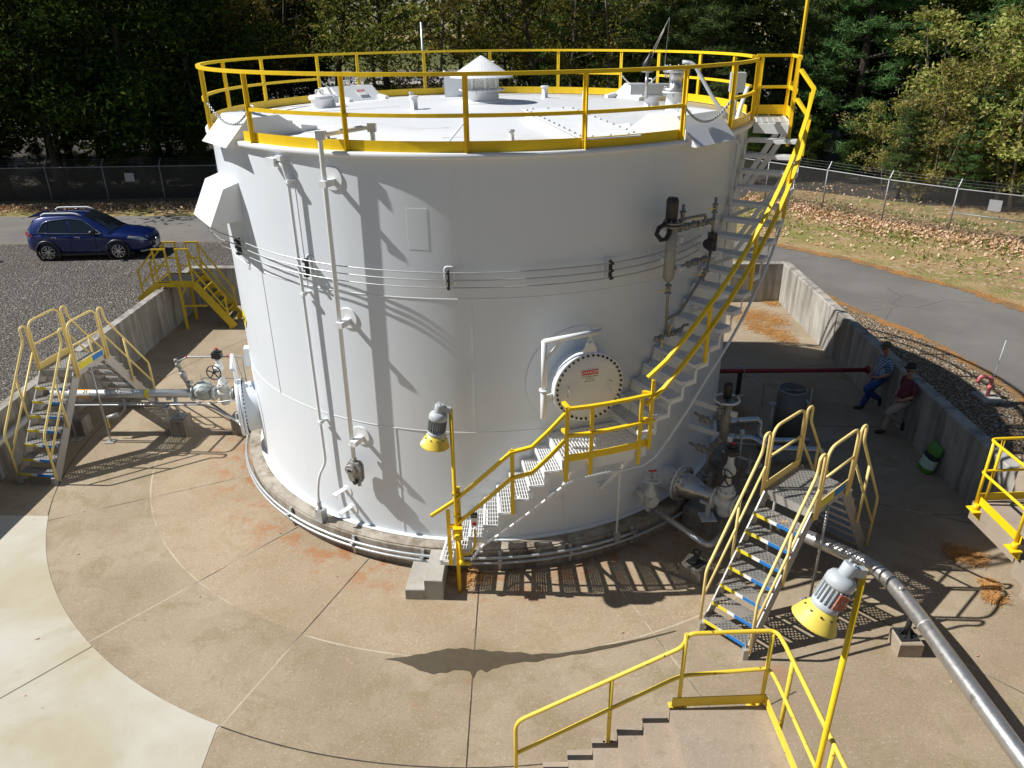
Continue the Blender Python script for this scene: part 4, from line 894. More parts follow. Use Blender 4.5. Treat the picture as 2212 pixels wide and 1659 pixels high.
crossover('crossover_stair','pale yellow railed aluminium crossover stair over the pipe in the near right of the yard',(3.18,-7.01),(.64,-.768),.81)

# old yellow crossover over the far left wall
OY=M['yellow_deep']; T=Thing('yellow_wall_stair','older yellow steel stair stepping over the far left corner of the wall','wall stair',pit(-9.6,7.2,ZF))
ya,yb=6.72,7.58; xs=(-10.05,-8.98); zp=1.13
def W3(x,y,z): return V((x,y-.0485*(x+9.5),z))
mb=MB(); mb.box(W3(-9.5,(ya+yb)/2,zp-.02),(1.1,yb-ya,.02)); T.part(mb,'platform',M['black'])
mb=MB()
for y in (ya,yb): mb.beam(W3(xs[0],y,zp-.08),W3(xs[1],y,zp-.08),.02,.20)
for x in xs: mb.beam(W3(x,ya,zp-.08),W3(x,yb,zp-.08),.02,.14)
T.part(mb,'platform_frame',OY)
ends=((xs[1],-7.95,ZF),(xs[0],-10.75,ZG))
for x0,x1,ze in ends:
    for y in (ya,yb):
        mb=MB(); mb.beam(W3(x0,y,zp-.08),W3(x1,y,ze+.06),.02,.24); T.part(mb,'stringer',OY)
    n=6 if ze<0 else 3
    for k in range(1,n):
        t=k/n; mb=MB(); x=x0+(x1-x0)*t; z=zp+(ze-zp)*t; mb.box(W3(x,(ya+yb)/2,z),(.22,yb-ya-.03,.025)); T.part(mb,'tread',M['insul'])
        mb=MB(); e=.11 if x1>x0 else -.11; mb.beam(W3(x+e,ya,z),W3(x+e,yb,z),.025,.05); T.part(mb,'tread_nosing',OY)
for y in (ya,yb):
    for xa,xb in ((xs[0],xs[0]+.37),(xs[1]-.37,xs[1])):
        mb=MB(); mb.beam(W3(xa,y,zp-.15),W3(xa,y,zp+1.0),.045,.045); mb.beam(W3(xb,y,zp-.15),W3(xb,y,zp+1.0),.045,.045); mb.beam(W3(xa-.03,y,zp+1.0),W3(xb+.03,y,zp+1.0),.055,.045); mb.beam(W3(xa,y,zp+.5),W3(xb,y,zp+.5),.045,.04); T.part(mb,'platform_rail',OY)
    for x0,x1,ze in ends:
        sgn=1 if x1>x0 else -1; L=x1-x0
        mb=MB(); mb.beam(W3(x0,y,zp+.93),W3(x1-.1*sgn,y,ze+.98),.045,.045); mb.beam(W3(x0,y,zp+.45),W3(x1-.1*sgn,y,ze+.5),.04,.04); mb.beam(W3(x1-.15*sgn,y,ze+.0),W3(x1-.15*sgn,y,ze+1.0),.045,.045); T.part(mb,'stair_rail',OY)
for y in (ya,yb):
    mb=MB(); mb.beam(W3(-9.45,y,zp-.1),W3(-9.45,y,ZF),.07,.07); T.part(mb,'leg',OY)
mb=MB(); mb.beam(W3(-9.45,ya,.35),W3(-8.7,ya,.35),.05,.05); mb.beam(W3(-9.45,ya,zp-.5),W3(-9.2,ya,zp-.1),.04,.04); T.part(mb,'cross_brace',OY)

# ------------------------------------------------------------------ concrete landings with pipe rails
CL=Thing('concrete_stair','tan concrete landing and steps at the bottom edge of the picture','concrete stair',(2.5,-10.5,ZF))
mb=MB(); mb.box((2.49,-12.3,(1.1+ZF)/2),(1.1,5.0,1.1-ZF)); CL.part(mb,'landing',M['conc_stair'])
for k in range(1,8):
    z=1.1-.19*k; x1=1.94-.283*(k-1); mb=MB(); mb.box((x1-.1415,-10.35,(z+ZF)/2),(.283,1.34,z-ZF)); mb.box((x1-.283+.02,-10.35,z-.016),(.06,1.345,.03)); CL.part(mb,'step',M['conc_stair'])
WY=M['yellow_old']; NR=Thing('stair_guardrail','worn yellow pipe guardrail on the concrete stair at the bottom of the picture','guardrail',(2.0,-9.74,1.1))
R=.024; yb_=-9.74
top=[(.20,-9.70,.98),(.20,-9.70,.98)]
mb=MB(); mb.pipe([(.195,-9.74,-.20),(.195,-9.74,.915),(2.03,-9.76,1.985),(2.06,-9.76,2.17),(3.02,-9.76,2.17),(3.04,-9.95,2.17),(3.03,-14.6,2.17)],R,10,.13,6)
NR.part(mb,'top_rail',WY)
mb=MB(); mb.pipe([(.2,-9.74,.40),(2.03,-9.76,1.56),(3.02,-9.76,1.62),(3.04,-9.95,1.62),(3.03,-14.6,1.62)],R*.95,10,.13,6); NR.part(mb,'mid_rail',WY)
for p,z0 in (((2.045,-9.765),.98),((2.99,-9.77),1.0),((3.05,-10.18),1.0),((3.04,-11.2),1.0),((3.04,-12.4),1.0)):
    mb=MB(); mb.cyl((*p,z0),(*p,2.17),R,10); ps=NR.part(mb,'post',WY)
mb=MB(); mb.cyl((1.27,-9.745,.32),(1.27,-9.745,1.54),R,10); NR.part(mb,'post',WY)
for p in ((2.045,-9.75,1.06),(2.93,-9.755,1.06),(1.27,-9.735,.48)):
    mb=MB(); p=V(p); mb.box(p+V((0,.02,.0)),(.2,.1,.02)); 
    for s in (-1,1): mb.cyl(p+V((s*.045,.0,.0)),p+V((s*.045,.0,.05)),.016,6)
    NR.part(mb,'base_bracket',M['yellow_old'])
mb=MB(); mb.beam((1.96,-9.79,1.19),(3.02,-9.79,1.19),.012,.13); mb.beam((3.02,-9.79,1.19),(3.0,-14.5,1.19),.012,.13); NR.part(mb,'toe_board',WY)
# landing at the right wall
RL=Thing('concrete_landing','tan concrete landing block at the right edge beside the yard wall','landing',(8.5,-6.6,ZF))
mb=MB(); mb.box((8.62,-6.5,.90),(1.70,1.15,.32)); mb.box((9.0,-6.5,.3),(.5,.9,1.0)); RL.part(mb,'landing',M['conc_stair'])
for k in range(1,8): z=1.06-.19*k; y=-7.08-.28*(k-1); mb=MB(); mb.box((8.62,y-.14,z-.17),(1.66,.28,.34)); RL.part(mb,'step',M['conc_stair'])
mb=MB(); mb.box((9.32,-5.5,(1.4+ZF)/2),(.5,.8,1.4-ZF-.3)); RL.part(mb,'side_block',M['conc_stair'])
YB2=M['yellow']; RG2=Thing('landing_guardrail','clean bright yellow pipe guardrail on the concrete landing at the right edge','guardrail',(7.75,-6,1.06))
for nm,z in (('top_rail',2.24),('mid_rail',1.66)):
    mb=MB(); mb.pipe([(10.2,-5.93,z),(7.72,-5.98,z),(7.73,-7.3,z),(7.73,-9.4,z-1.5)],R,10,.1,6); RG2.part(mb,nm,YB2)
for x,y in ((7.75,-6.03),(7.95,-5.96),(7.73,-7.05),(9.1,-5.95)):
    mb=MB(); mb.cyl((x,y,.95),(x,y,2.24),R,10); RG2.part(mb,'post',YB2)
mb=MB(); mb.beam((7.8,-5.95,1.15),(9.6,-5.93,1.15),.012,.14); mb.beam((7.79,-6.0,1.15),(7.77,-7.1,1.15),.012,.14); RG2.part(mb,'toe_board',YB2)
for x,y in ((7.70,-6.08),(7.68,-7.08)):
    mb=MB(); mb.box((x+.02,y,1.0),(.16,.2,.02)); mb.box((x+.07,y,.93),(.02,.2,.14)); mb.cyl((x+.03,y,1.0),(x+.03,y,1.1),.045,8); RG2.part(mb,'base_bracket',YB2)

# ------------------------------------------------------------------ pipes and valves
def flange(mb,c,ax,r,t=.03,n=20): c=V(c); ax=V(ax).normalized(); mb.hard(c-ax*t/2,c+ax*t/2,r,n)
def gate_valve(label,c,ax,side,rp_,height):
    c=V(c); ax=V(ax).normalized(); side=V(side).normalized(); Z=V((0,0,1)); T=Thing('gate_valve',label,'valve',c-Z*.2); PV=M['valve']
    mb=MB(); mb.lathe([(rp_*1.15,-.19),(rp_*1.25,-.12),(rp_*1.5,-.02),(rp_*1.5,.02),(rp_*1.25,.12),(rp_*1.15,.19)],c,ax,20); flange(mb,c-ax*.2,ax,rp_*1.9,.035); flange(mb,c+ax*.2,ax,rp_*1.9,.035)
    mb.lathe([(rp_*1.1,-.26),(rp_*1.3,-.2),(rp_*1.35,.16),(rp_*1.5,.17),(rp_*1.5,.24),(rp_*1.25,.25),(rp_*.8,.38),(rp_*.5,.42)],c,Z,20); bd=T.part(mb,'valve_body',PV)
    mb=MB(); mb.bolts(c-ax*.218,-ax,rp_*1.62,10,.016,.03); mb.bolts(c+ax*.218,ax,rp_*1.62,10,.016,.03); mb.bolts(c+Z*.24,Z,rp_*1.38,8,.014,.03); T.part(mb,'stud_bolts',M['grey_iron'],bd)
    mb=MB(); z=height; mb.lathe([(rp_*.55,.40),(rp_*.45,.5),(rp_*.75,.56),(rp_*1.05,.60),(rp_*1.1,.66),(rp_*.75,.74),(.06,.76),(.06,.84),(.05,.85),(.05,z-.12),(.065,z-.11),(.065,z-.08)],c,Z,16); mb.lathe([(.10,0),(.11,.05),(.07,.16),(.05,.2)],c+Z*.64,side,14); T.part(mb,'stem_housing',PV)
    h=c+Z*.62+side*.27; mb=MB(); sd,u,t=frame(side); mb.tube([h+(sd*cos(k)+u*sin(k))*.165 for k in [2*pi*i/26 for i in range(26)]],.013,6,closed=True)
    for k in range(5): A=2*pi*k/5+.3; mb.beam(h-side*.01,h+(sd*cos(A)+u*sin(A))*.16,.022,.012,side)
    mb.cyl(h-side*.08,h+side*.02,.03); T.part(mb,'handwheel',M['black'])
    mb=MB(); b=c+Z*(z+.02); mb.box(b,(.20,.17,.13)); mb.box(b+Z*.0,(.16,.21,.07)); mb.lathe([(.06,.06),(.065,.10),(.05,.13),(.0,.15)],b,Z,14); bx=T.part(mb,'position_box',M['black'])
    mb=MB(); mb.lathe([(.035,.13),(.035,.16),(.0,.17)],b,Z,10); T.part(mb,'red_indicator',M['red_label'],bx)
    return T
Lz=.60
PL=Thing('left_pipeline','thick grey steel pipe on a concrete pier running from the left wall to the tank','pipeline',(-7.2,-.12,ZF))
ax=V((.998,-.05,0)).normalized(); lp=lambda x: V((x,-.12-.05*(x+7.2),Lz))
mb=MB(); mb.tube([lp(-10.1),lp(-6.72)],.098,18); mb.tube([lp(-5.82),lp(-5.0)],.098,18); PL.part(mb,'pipe',M['galv'])
for x0,x1,mt in ((-9.42,-9.10,'orange_label'),(-7.84,-7.74,'yel_label'),(-9.62,-9.30,'white_label')):
    mb=MB(); r=.1005 if mt!='white_label' else .1015
    if mt=='white_label': mb.lathe([(r,0),(r,.5)],lp(-9.6),ax,30,False,-10,75)
    else: mb.lathe([(r,0),(r,x1-x0)],lp(x0),ax,24,False)
    PL.part(mb,'marker_band',M[mt])
text('24',.11,M['ink'],PL.o,PL.L,lp(-9.2)+V((0,-.062,.083)),ax,V((0,.8,.6)))
mb=MB()
r=random.Random(5); x=-8.88
while x<-8.15:   # rubbed-out stencil lettering: only its strokes can be read in the photograph
    mb.beam(lp(x)+V((0,-.055,.088)),lp(x+.04)+V((0,-.092,.042)),.016,.004,V((0,-.7,.7))); x+=.035+.03*(r.random()>.8)
PL.part(mb,'stencil_strokes',M['white_label'])
mb=MB(); mb.cyl(lp(-7.2)-V((0,0,.1)),V((-7.2,-.12,0)),.045,10); mb.box((-7.2,-.12,.013),(.24,.24,.022)); mb.box(V((-7.32,-.16,.5)),(.1,.1,.06)); PL.part(mb,'pipe_stand',M['galv'])
mb=MB(); p=V((-8.42,-.06,.5)); mb.pipe([p,p-V((0,0,.28)),p+V((-.05,-.1,-.36)),p+V((-.34,-.2,-.42))],.03,8); mb.cyl(p+V((-.10,-.12,-.37)),p+V((-.34,-.2,-.42)),.06); PL.part(mb,'drain_valve',M['grey_iron'])
mb=MB(); mb.box(p+V((-.33,-.24,-.55)),(.02,.03,.22)); PL.part(mb,'yellow_lever',M['yel_label'])
def pier(label,pts,z1,mat='conc_block'):
    mb=MB(); brick(mb,pts,ZF,z1,.02); c=sum((V((*q[:2],0)) for q in pts),V())/4; return single(mb,'pipe_pier',M[mat],label,'pier',(c.x,c.y,ZF))
pier('weathered concrete pier under the left pipe stand',[(-7.36,-.34),(-7.03,-.36),(-7.02,.1),(-7.35,.12)],-.0)
pier('dark concrete pier half hidden behind the left crossover stair',[(-9.72,-.15),(-9.42,-.17),(-9.41,.2),(-9.71,.22)],-.02)
pier('concrete pier under the pipe flange next to the left manway',[(-5.98,-.33),(-5.52,-.33),(-5.5,.1),(-5.96,.12)],.05)
CVT=Thing('check_valve','grey green domed check valve in the left pipeline','valve',lp(-6.5)-V((0,0,.2)))
c=lp(-6.5); mb=MB(); mb.lathe([(.11,-.24),(.15,-.15),(.17,0),(.15,.13),(.11,.21)],c,ax,20); flange(mb,c-ax*.25,ax,.175,.04); flange(mb,c+ax*.22,ax,.175,.04); mb.lathe([(.12,0),(.19,.02),(.19,.10),(.205,.11),(.205,.14),(.17,.18),(.09,.22),(.0,.235)],c+V((0,0,.05)),V((0,-.25,1)),22); b=CVT.part(mb,'valve_body',M['greygreen'])
mb=MB(); mb.bolts(c+V((0,-.03,.18)),V((0,-.25,1)),.19,12,.013,.04); mb.bolts(c-ax*.27,-ax,.15,8,.014,.03); CVT.part(mb,'stud_bolts',M['grey_iron'],b)
mb=MB(); mb.pipe([c+V((-.2,-.15,-.05)),c+V((-.2,-.15,.35)),c+V((.1,-.12,.36)),c+V((.2,-.13,.1))],.008,5); mb.pipe([c+V((.02,0,.28)),c+V((.02,0,.38)),c+V((.5,0,.36)),c+V((1.2,0,.33))],.01,6); mb.cyl(c+V((0,-.02,.26)),c+V((0,-.02,.5)),.01,6); CVT.part(mb,'sense_lines',M['galv'])
mb=MB(); mb.pipe([c+V((-.15,-.2,-.12)),c+V((.1,-.22,-.17)),c+V((.6,-.25,-.08)),c+V((1.3,-.3,-.05))],.012,6); CVT.part(mb,'drain_line',M['galv'])
gate_valve('cream gate valve with black handwheel in the left pipeline',lp(-6.05),ax,(-.15,-1,.05),.085,.93)
mb=MB(); flange(mb,lp(-5.80),ax,.17,.04); flange(mb,lp(-5.74),ax,.17,.04); mb.bolts(lp(-5.72),ax,.14,8,.014,.03); mb.build('end_flange',M['grey_iron'],PL.o,PL.L)
SL=Thing('relief_line','thin galvanised relief pipe loop above the left pipeline with red wired valves','relief line',lp(-6.85))
mb=MB(); mb.pipe([V((-6.93,-.13,1.40)),V((-6.72,-.14,1.50)),V((-5.48,-.2,1.50)),V((-5.5,-.2,.66))],.02,8,.04); mb.pipe([V((-5.72,-.2,1.5)),V((-5.64,-.2,1.52)),V((-5.6,-.2,1.2)),V((-5.52,-.2,.7))],.014,8); SL.part(mb,'pipe',M['galv'])
mb=MB(); a=V((-6.80,-.14,.68)); b=V((-7.0,-.13,1.43)); mb.tube([a,b],.022,8)
for t,r1,h in ((.1,.05,.03),(.2,.05,.05),(.34,.055,.06),(.5,.075,.09),(.68,.05,.05),(.84,.06,.06),(.97,.045,.05)): q=a.lerp(b,t); mb.lathe([(r1*.7,-h),(r1,-h*.5),(r1,h*.5),(r1*.7,h)],q,b-a,10)
mb.cyl(a.lerp(b,.28),a.lerp(b,.28)+V((.14,-.03,0)),.03); mb.cyl(a.lerp(b,.12),a.lerp(b,.12)+V((.12,-.02,0)),.025); SL.part(mb,'valve_string',M['grey_iron'])
mb=MB(); mb.lathe([(.022,-.02),(.024,0),(.022,.02)],(-5.82,-.2,1.52),ax); mb.lathe([(.022,-.02),(.024,0),(.022,.02)],(-6.74,-.14,1.5),ax); SL.part(mb,'red_tag',M['red_label'])
mb=MB(); mb.tube([V((-10.15,.0,.38)),V((-6.55,-.17,.37))],.02,8); single(mb,'left_conduit',M['galv'],'thin grey conduit running beside the left pipeline above the floor, the farther one','conduit',(-8,-.1,.37))
mb=MB(); mb.tube(rounded([V((-10.15,-.1,.37)),V((-6.45,-.25,.36)),V((-5.75,-.5,.02)),P(187,5.52,-.18)],.3),.022,8); single(mb,'left_conduit',M['galv'],'thin grey conduit running beside the left pipeline and bending down to the ring wall','conduit',(-8,-.2,.36))
mb=MB(); mb.beam((-7.42,-.25,.36),(-7.36,-.3,ZF+.1),.04,.04); mb.box((-7.4,-.25,.31),(.14,.14,.03)); single(mb,'conduit_stand',M['galv'],'thin steel strut standing beside the pier to carry the left conduits','strut',(-7.4,-.28,ZF))
mb=MB(); mb.tube(rounded([V((-9.75,.02,.55)),V((-10.02,-.1,.57)),V((-10.06,-1.0,.50)),V((-10.15,-4.5,.42)),V((-10.3,-9,.40))],.35),.085,14); single(mb,'wall_pipe',M['galv'],'dull steel pipe running along the foot of the left wall behind the crossover stair','pipe',(-10.1,-2,.4))

# right pipeline
Rz=.47; r1=.115; a=V((3.45,-4.22,Rz)); dr=V((1.5,-1.52,0)).normalized(); k1=V((5.92,-6.75,Rz)); k2=V((5.83,-22,Rz))
PR=Thing('right_pipeline','long shiny steel pipe from the tank nozzle running to the lower right corner','pipeline',(5.9,-8,ZF))
mb=MB(); s0=a+dr*1.18; pp=rounded([s0,k1,V((5.99,-7.6,Rz)),k2],.45,8); mb.tube(pp,r1,20); pi_=PR.part(mb,'pipe',M['steel'])
mb=MB()
for t in (.35,1.2,2.15): q=s0.lerp(k1,t/ (k1-s0).length if t<(k1-s0).length else 1); 
for q,d in ((pp[1]-dr*.02,dr),(pp[-2]+V((0,-.02,0)),V((0,-1,0)))): mb.lathe([(r1,-.015),(r1+.006,0),(r1,.015)],q,d,20,False)
mb.cyl(V((5.93,-7.4,Rz)),V((5.93,-7.4,Rz+.16)),.03,10); PR.part(mb,'weld_beads',M['alu'],pi_)
for t0,t1 in ((.62,.78),(.84,.98),(1.04,1.2)):
    mb=MB(); mb.lathe([(r1+.002,t0),(r1+.002,t1)],s0-dr*.28,dr,24,False); PR.part(mb,'marker_band',M['orange_label'])
text('24',.12,M['ink'],PR.o,PR.L,s0+dr*1.28+V((-.05,-.05,.098)),dr,V((0,0,1)).cross(dr)*.75+V((0,0,1))*.66)
mb=MB(); mb.lathe([(.27,0),(.27,.42)],a-V((.665,-.74,0))*.5,V((.665,-.74,0)),32,False); nzx=V((.665,-.745,0)).normalized()
NZ=Thing('tank_nozzle','large white bolted nozzle with a steel reducer at the right tank foot','nozzle',a-V((0,0,.3)))
mb=MB(); mb.lathe([(.215,-.42),(.215,-.02),(.335,-.015),(.335,.03),(.2,.03)],a,dr,32,False); nk=NZ.part(mb,'neck',M['white'])
mb=MB(); mb.lathe([(.33,.035),(.335,.04),(.335,.08),(.33,.085),(.225,.09),(.22,.22),(.205,.30),(.16,.42),(.125,.50),(r1,.53),(r1,.98)],a,dr,32,False); NZ.part(mb,'reducer',M['steel'])
mb=MB(); mb.bolts(a+dr*.085,dr,.29,16,.02,.045); mb.bolts(a-dr*.015,-dr,.29,16,.02,.04); NZ.part(mb,'stud_bolts',M['grey_iron'])
mb=MB(); cth=309.3
for k in range(40):
    A,B=2*pi*k/40,2*pi*(k+1)/40; g=lambda k,rr: P(cth+math.degrees(rr*cos(k)/RT),RT+.010,max(.015,.45+rr*sin(k))); mb.quad(g(A,.2),g(B,.2),g(B,.55),g(A,.55)); mb.quad(g(A,.55),g(B,.55),g(B,.55)*.998,g(A,.55)*.998)
mb.build('reinforcing_pad',M['shell'],shell,TK.L)
gv=a+dr*1.0+V((0,0,0)); gate_valve('cream gate valve with black indicator box at the right foot of the tank',a+dr*.93,dr,(-.55,-.75,.05),.105,1.02)
pier('tall dark concrete pier under the right gate valve',[(3.55,-4.25),(4.15,-4.82),(4.45,-4.45),(3.85,-3.9)],-.02)
mb=MB(); q=a+dr*.62; mb.cyl(q-V((0,0,.1)),V((q.x,q.y,0)),.05,10); mb.box((q.x,q.y,-.006),(.28,.28,.022)); mb.box(q-V((0,0,.14)),(.26,.2,.05),MX.Rotation(-.8,3,'Z')); single(mb,'pipe_stand',M['valve'],'cream painted pipe stand on the tall pier beside the right nozzle','pipe stand',(q.x,q.y,0))
pier('square concrete pier under the bend of the long steel pipe',[(5.93,-7.72),(6.28,-7.74),(6.30,-7.38),(5.96,-7.36)],-.17,'conc_stair')
mb=MB(); c=V((6.1,-7.54,-.17)); mb.box(c+V((0,0,.012)),(.27,.27,.024)); mb.cyl(c,c+V((0,0,.48)),.04,10)
for k in range(4): A=pi/2*k; mb.prism([(0,0),(.12,0),(.0,.2)],c+V((0,0,.02)),V((cos(A),sin(A),0)),V((0,0,1)),V((-sin(A),cos(A),0)),.012); mb.cyl(c+V((.1*cos(A+.8),.1*sin(A+.8),.02)),c+V((.1*cos(A+.8),.1*sin(A+.8),.05)),.016,6)
mb.box(c+V((-.03,0,.49)),(.22,.2,.05)); single(mb,'pipe_stand',M['black'],'black pipe stand bolted on the square pier under the steel pipe bend','pipe stand',tuple(c))
# small side valve and its insulated pipe
sv=P(301,5.42,.42); T=Thing('side_valve','small cream gate valve with a spoked wheel low on the front right of the tank','valve',sv)
mb=MB(); axv=P(301,1,0); mb.cyl(P(301,5.08,.42),sv,.06); flange(mb,sv-axv*.06,axv,.12); flange(mb,sv+axv*.14,axv,.11); mb.lathe([(.07,-.14),(.09,-.1),(.09,.1),(.11,.11),(.11,.16),(.06,.22),(.04,.40)],sv+axv*.04,(0,0,1),16); mb.cyl(sv-V((0,0,.12)),sv-V((0,0,.25)),.045); b=T.part(mb,'valve_body',M['valve'])
mb=MB(); h=sv+axv*.04+V((0,0,.44)); mb.tube([h+V((cos(k),sin(k),0))*.16 for k in [2*pi*i/24 for i in range(24)]],.012,6,closed=True)
for k in range(4): mb.beam(h,h+V((cos(k*pi/2),sin(k*pi/2),0))*.155,.02,.012)
T.part(mb,'handwheel',M['valve'])
mb=MB(); mb.cyl(h-V((0,0,.05)),h+V((0,0,.16)),.016,8); T.part(mb,'stem',M['grey_iron']); mb=MB(); mb.beam(h+V((-.07,0,.16)),h+V((.07,0,.17)),.03,.02); T.part(mb,'red_tag',M['red_label'])
mb=MB(); mb.tube(rounded([sv+axv*.2-V((0,0,.14)),V((3.64,-5.64,.08)),V((3.90,-5.38,.08)),V((4.45,-4.75,.1))],.16,7),.055,14); single(mb,'insulated_pipe',M['steel'],'slim shiny clad pipe bending away from the small cream valve to a low pier','pipe',(3.6,-5.5,.08))
pier('low concrete pier under the slim clad pipe left of the near crossover stair',[(3.12,-5.78),(3.42,-6.02),(3.66,-5.74),(3.36,-5.5)],-.13)
mb=MB(); c=V((3.4,-5.77,-.13)); mb.box(c+V((0,0,.012)),(.24,.24,.024),MX.Rotation(.6,3,'Z')); mb.box(c+V((0,0,.1)),(.07,.07,.2),MX.Rotation(.6,3,'Z')); mb.lathe([(.05,-.06),(.05,.06)],c+V((0,0,.22)),(.8,-.6,0)); single(mb,'pipe_stand',M['black'],'short black pipe stand on the low pier under the slim clad pipe','pipe stand',tuple(c))
mb=MB(); mb.beam((3.5,-5.75,-.25),(4.35,-5.1,-.2),.05,.02); single(mb,'slotted_strut',M['galv'],'slotted galvanised strut bar from the low pier toward the right pipeline','strut',(3.9,-5.4,-.25))
# instrument bridles
def ballvalve(mb,a,b,r=.055):
    a=V(a); b=V(b); L=(b-a).length; mb.lathe([(r*.55,0),(r,.0),(r,L*.14),(r*.6,L*.18),(r*.75,L*.5),(r*.6,L*.82),(r,L*.86),(r,L),(r*.55,L)],a,b-a,12)
def bridle(label,off,base):
    off=V(off); T=Thing('level_bridle',label,'instrument',base); q=lambda *p:V(p)+off; RU=M['rusty']
    mb=MB(); mb.lathe([(.03,-.12),(.045,-.1),(.085,-.05),(.085,.74),(.05,.78)],q(2.8,-4.73,4.60),(0,0,1),18); T.part(mb,'level_pot',M['grey_iron'])
    mb=MB(); flange(mb,q(2.8,-4.73,5.36),(0,0,1),.15,.03); flange(mb,q(2.8,-4.73,5.41),(0,0,1),.15,.03); mb.bolts(q(2.8,-4.73,5.43),(0,0,1),.12,8,.014,.025); T.part(mb,'top_flange',RU)
    mb=MB(); mb.lathe([(.06,0),(.09,.02),(.09,.26),(.095,.27),(.09,.32),(.07,.355),(.03,.36)],q(2.77,-4.75,5.43),(0,0,1),18); T.part(mb,'transmitter_head',M['black'])
    mb=MB(); mb.tube([q(*p) for p in ((2.66,-4.86,5.42),(2.55,-4.93,5.38),(2.52,-4.94,5.29),(2.60,-4.9,5.19),(2.69,-4.85,5.19),(2.74,-4.83,5.28),(2.73,-4.82,5.45))],.035,8); T.part(mb,'hose',M['rubber'])
    rows=[[(2.86,-4.7,5.27),(2.98,-4.64,5.31),(3.40,-4.35,5.31),(3.58,-4.2,5.30),(3.58,-4.2,5.10)],[(2.98,-4.64,5.3),(2.96,-4.66,5.66)],[(3.02,-4.6,5.43),(3.40,-4.35,5.43),(3.41,-4.34,5.3)],[(3.58,-4.2,5.3),(3.58,-4.2,5.66)],[(3.58,-4.2,4.8),(3.56,-4.22,4.55),(3.41,-4.34,4.37),(3.06,-4.6,3.92),(2.85,-4.73,3.88)],[(2.86,-4.7,4.68),(3.3,-4.42,4.71),(3.55,-4.24,4.71)],[(2.8,-4.74,4.5),(2.81,-4.74,4.3),(2.83,-4.74,3.6)],[(2.62,-4.85,3.57),(3.0,-4.63,3.61),(3.13,-4.55,3.61),(3.16,-4.52,3.68),(3.26,-4.45,3.66)]]
    mb=MB()
    for r in rows: mb.pipe([q(*p) for p in r],.024,8,.05)
    T.part(mb,'small_bore_pipe',RU)
    for a,b,r in (((2.92,-4.67,5.3),(3.04,-4.6,5.31),.06),((3.07,-4.58,5.31),(3.2,-4.49,5.32),.058),((3.26,-4.45,5.31),(3.36,-4.38,5.31),.055),((3.42,-4.33,5.31),(3.53,-4.25,5.3),.055),((2.97,-4.65,5.42),(2.96,-4.66,5.56),.05),((3.58,-4.2,5.42),(3.58,-4.2,5.56),.05),((3.14,-4.55,4.7),(3.26,-4.45,4.71),.058),((3.3,-4.42,4.71),(3.48,-4.29,4.71),.058),((2.81,-4.74,4.3),(2.81,-4.74,4.44),.055),((3.53,-4.25,4.52),(3.44,-4.31,4.38),.055),((2.66,-4.83,3.57),(2.76,-4.77,3.58),.055),((2.88,-4.71,3.6),(2.96,-4.66,3.6),.05),((3.0,-4.63,3.61),(3.1,-4.57,3.61),.05)):
        mb=MB(); ballvalve(mb,q(*a),q(*b),r); T.part(mb,'ball_valve',RU)
    mb=MB()
    for a,b in (((3.1,-4.6,5.43),(3.28,-4.5,5.42)),((3.58,-4.22,5.49),(3.42,-4.36,5.52)),((3.3,-4.46,5.2),(3.3,-4.46,5.38)),((2.8,-4.78,4.37),(2.63,-4.88,4.39)),((3.48,-4.3,4.45),(3.3,-4.44,4.5)),((2.88,-4.72,3.6),(2.92,-4.7,3.76)),((2.76,-4.82,3.56),(2.76,-4.82,3.42))): mb.beam(q(*a),q(*b),.02,.012)
    T.part(mb,'valve_levers',M['lampshade'])
    mb=MB(); mb.beam(q(3.59,-4.19,5.1),q(3.59,-4.19,4.82),.12,.13); mb.beam(q(3.59,-4.19,4.96)-V((.05,.06,.0)),q(3.59,-4.19,4.96)+V((.05,.06,0)),.09,.09); mb.hard(q(3.53,-4.25,4.95),q(3.48,-4.31,4.95),.08,14); T.part(mb,'junction_box',M['black'])
    for p,e in (((2.68,-4.42,5.20),(2.98,-4.70,5.13)),((2.70,-4.42,4.78),(3.0,-4.72,4.66)),((3.42,-3.87,4.83),(3.80,-4.1,4.72))):
        mb=MB(); mb.beam(q(*p),q(*e),.05,.09); T.part(mb,'support_arm',M['white'])
    return T
bridle('tall weathered instrument bridle with black head and valves on the shell left of the stair',(0,0,0),(2.8,-4.73,3.6))
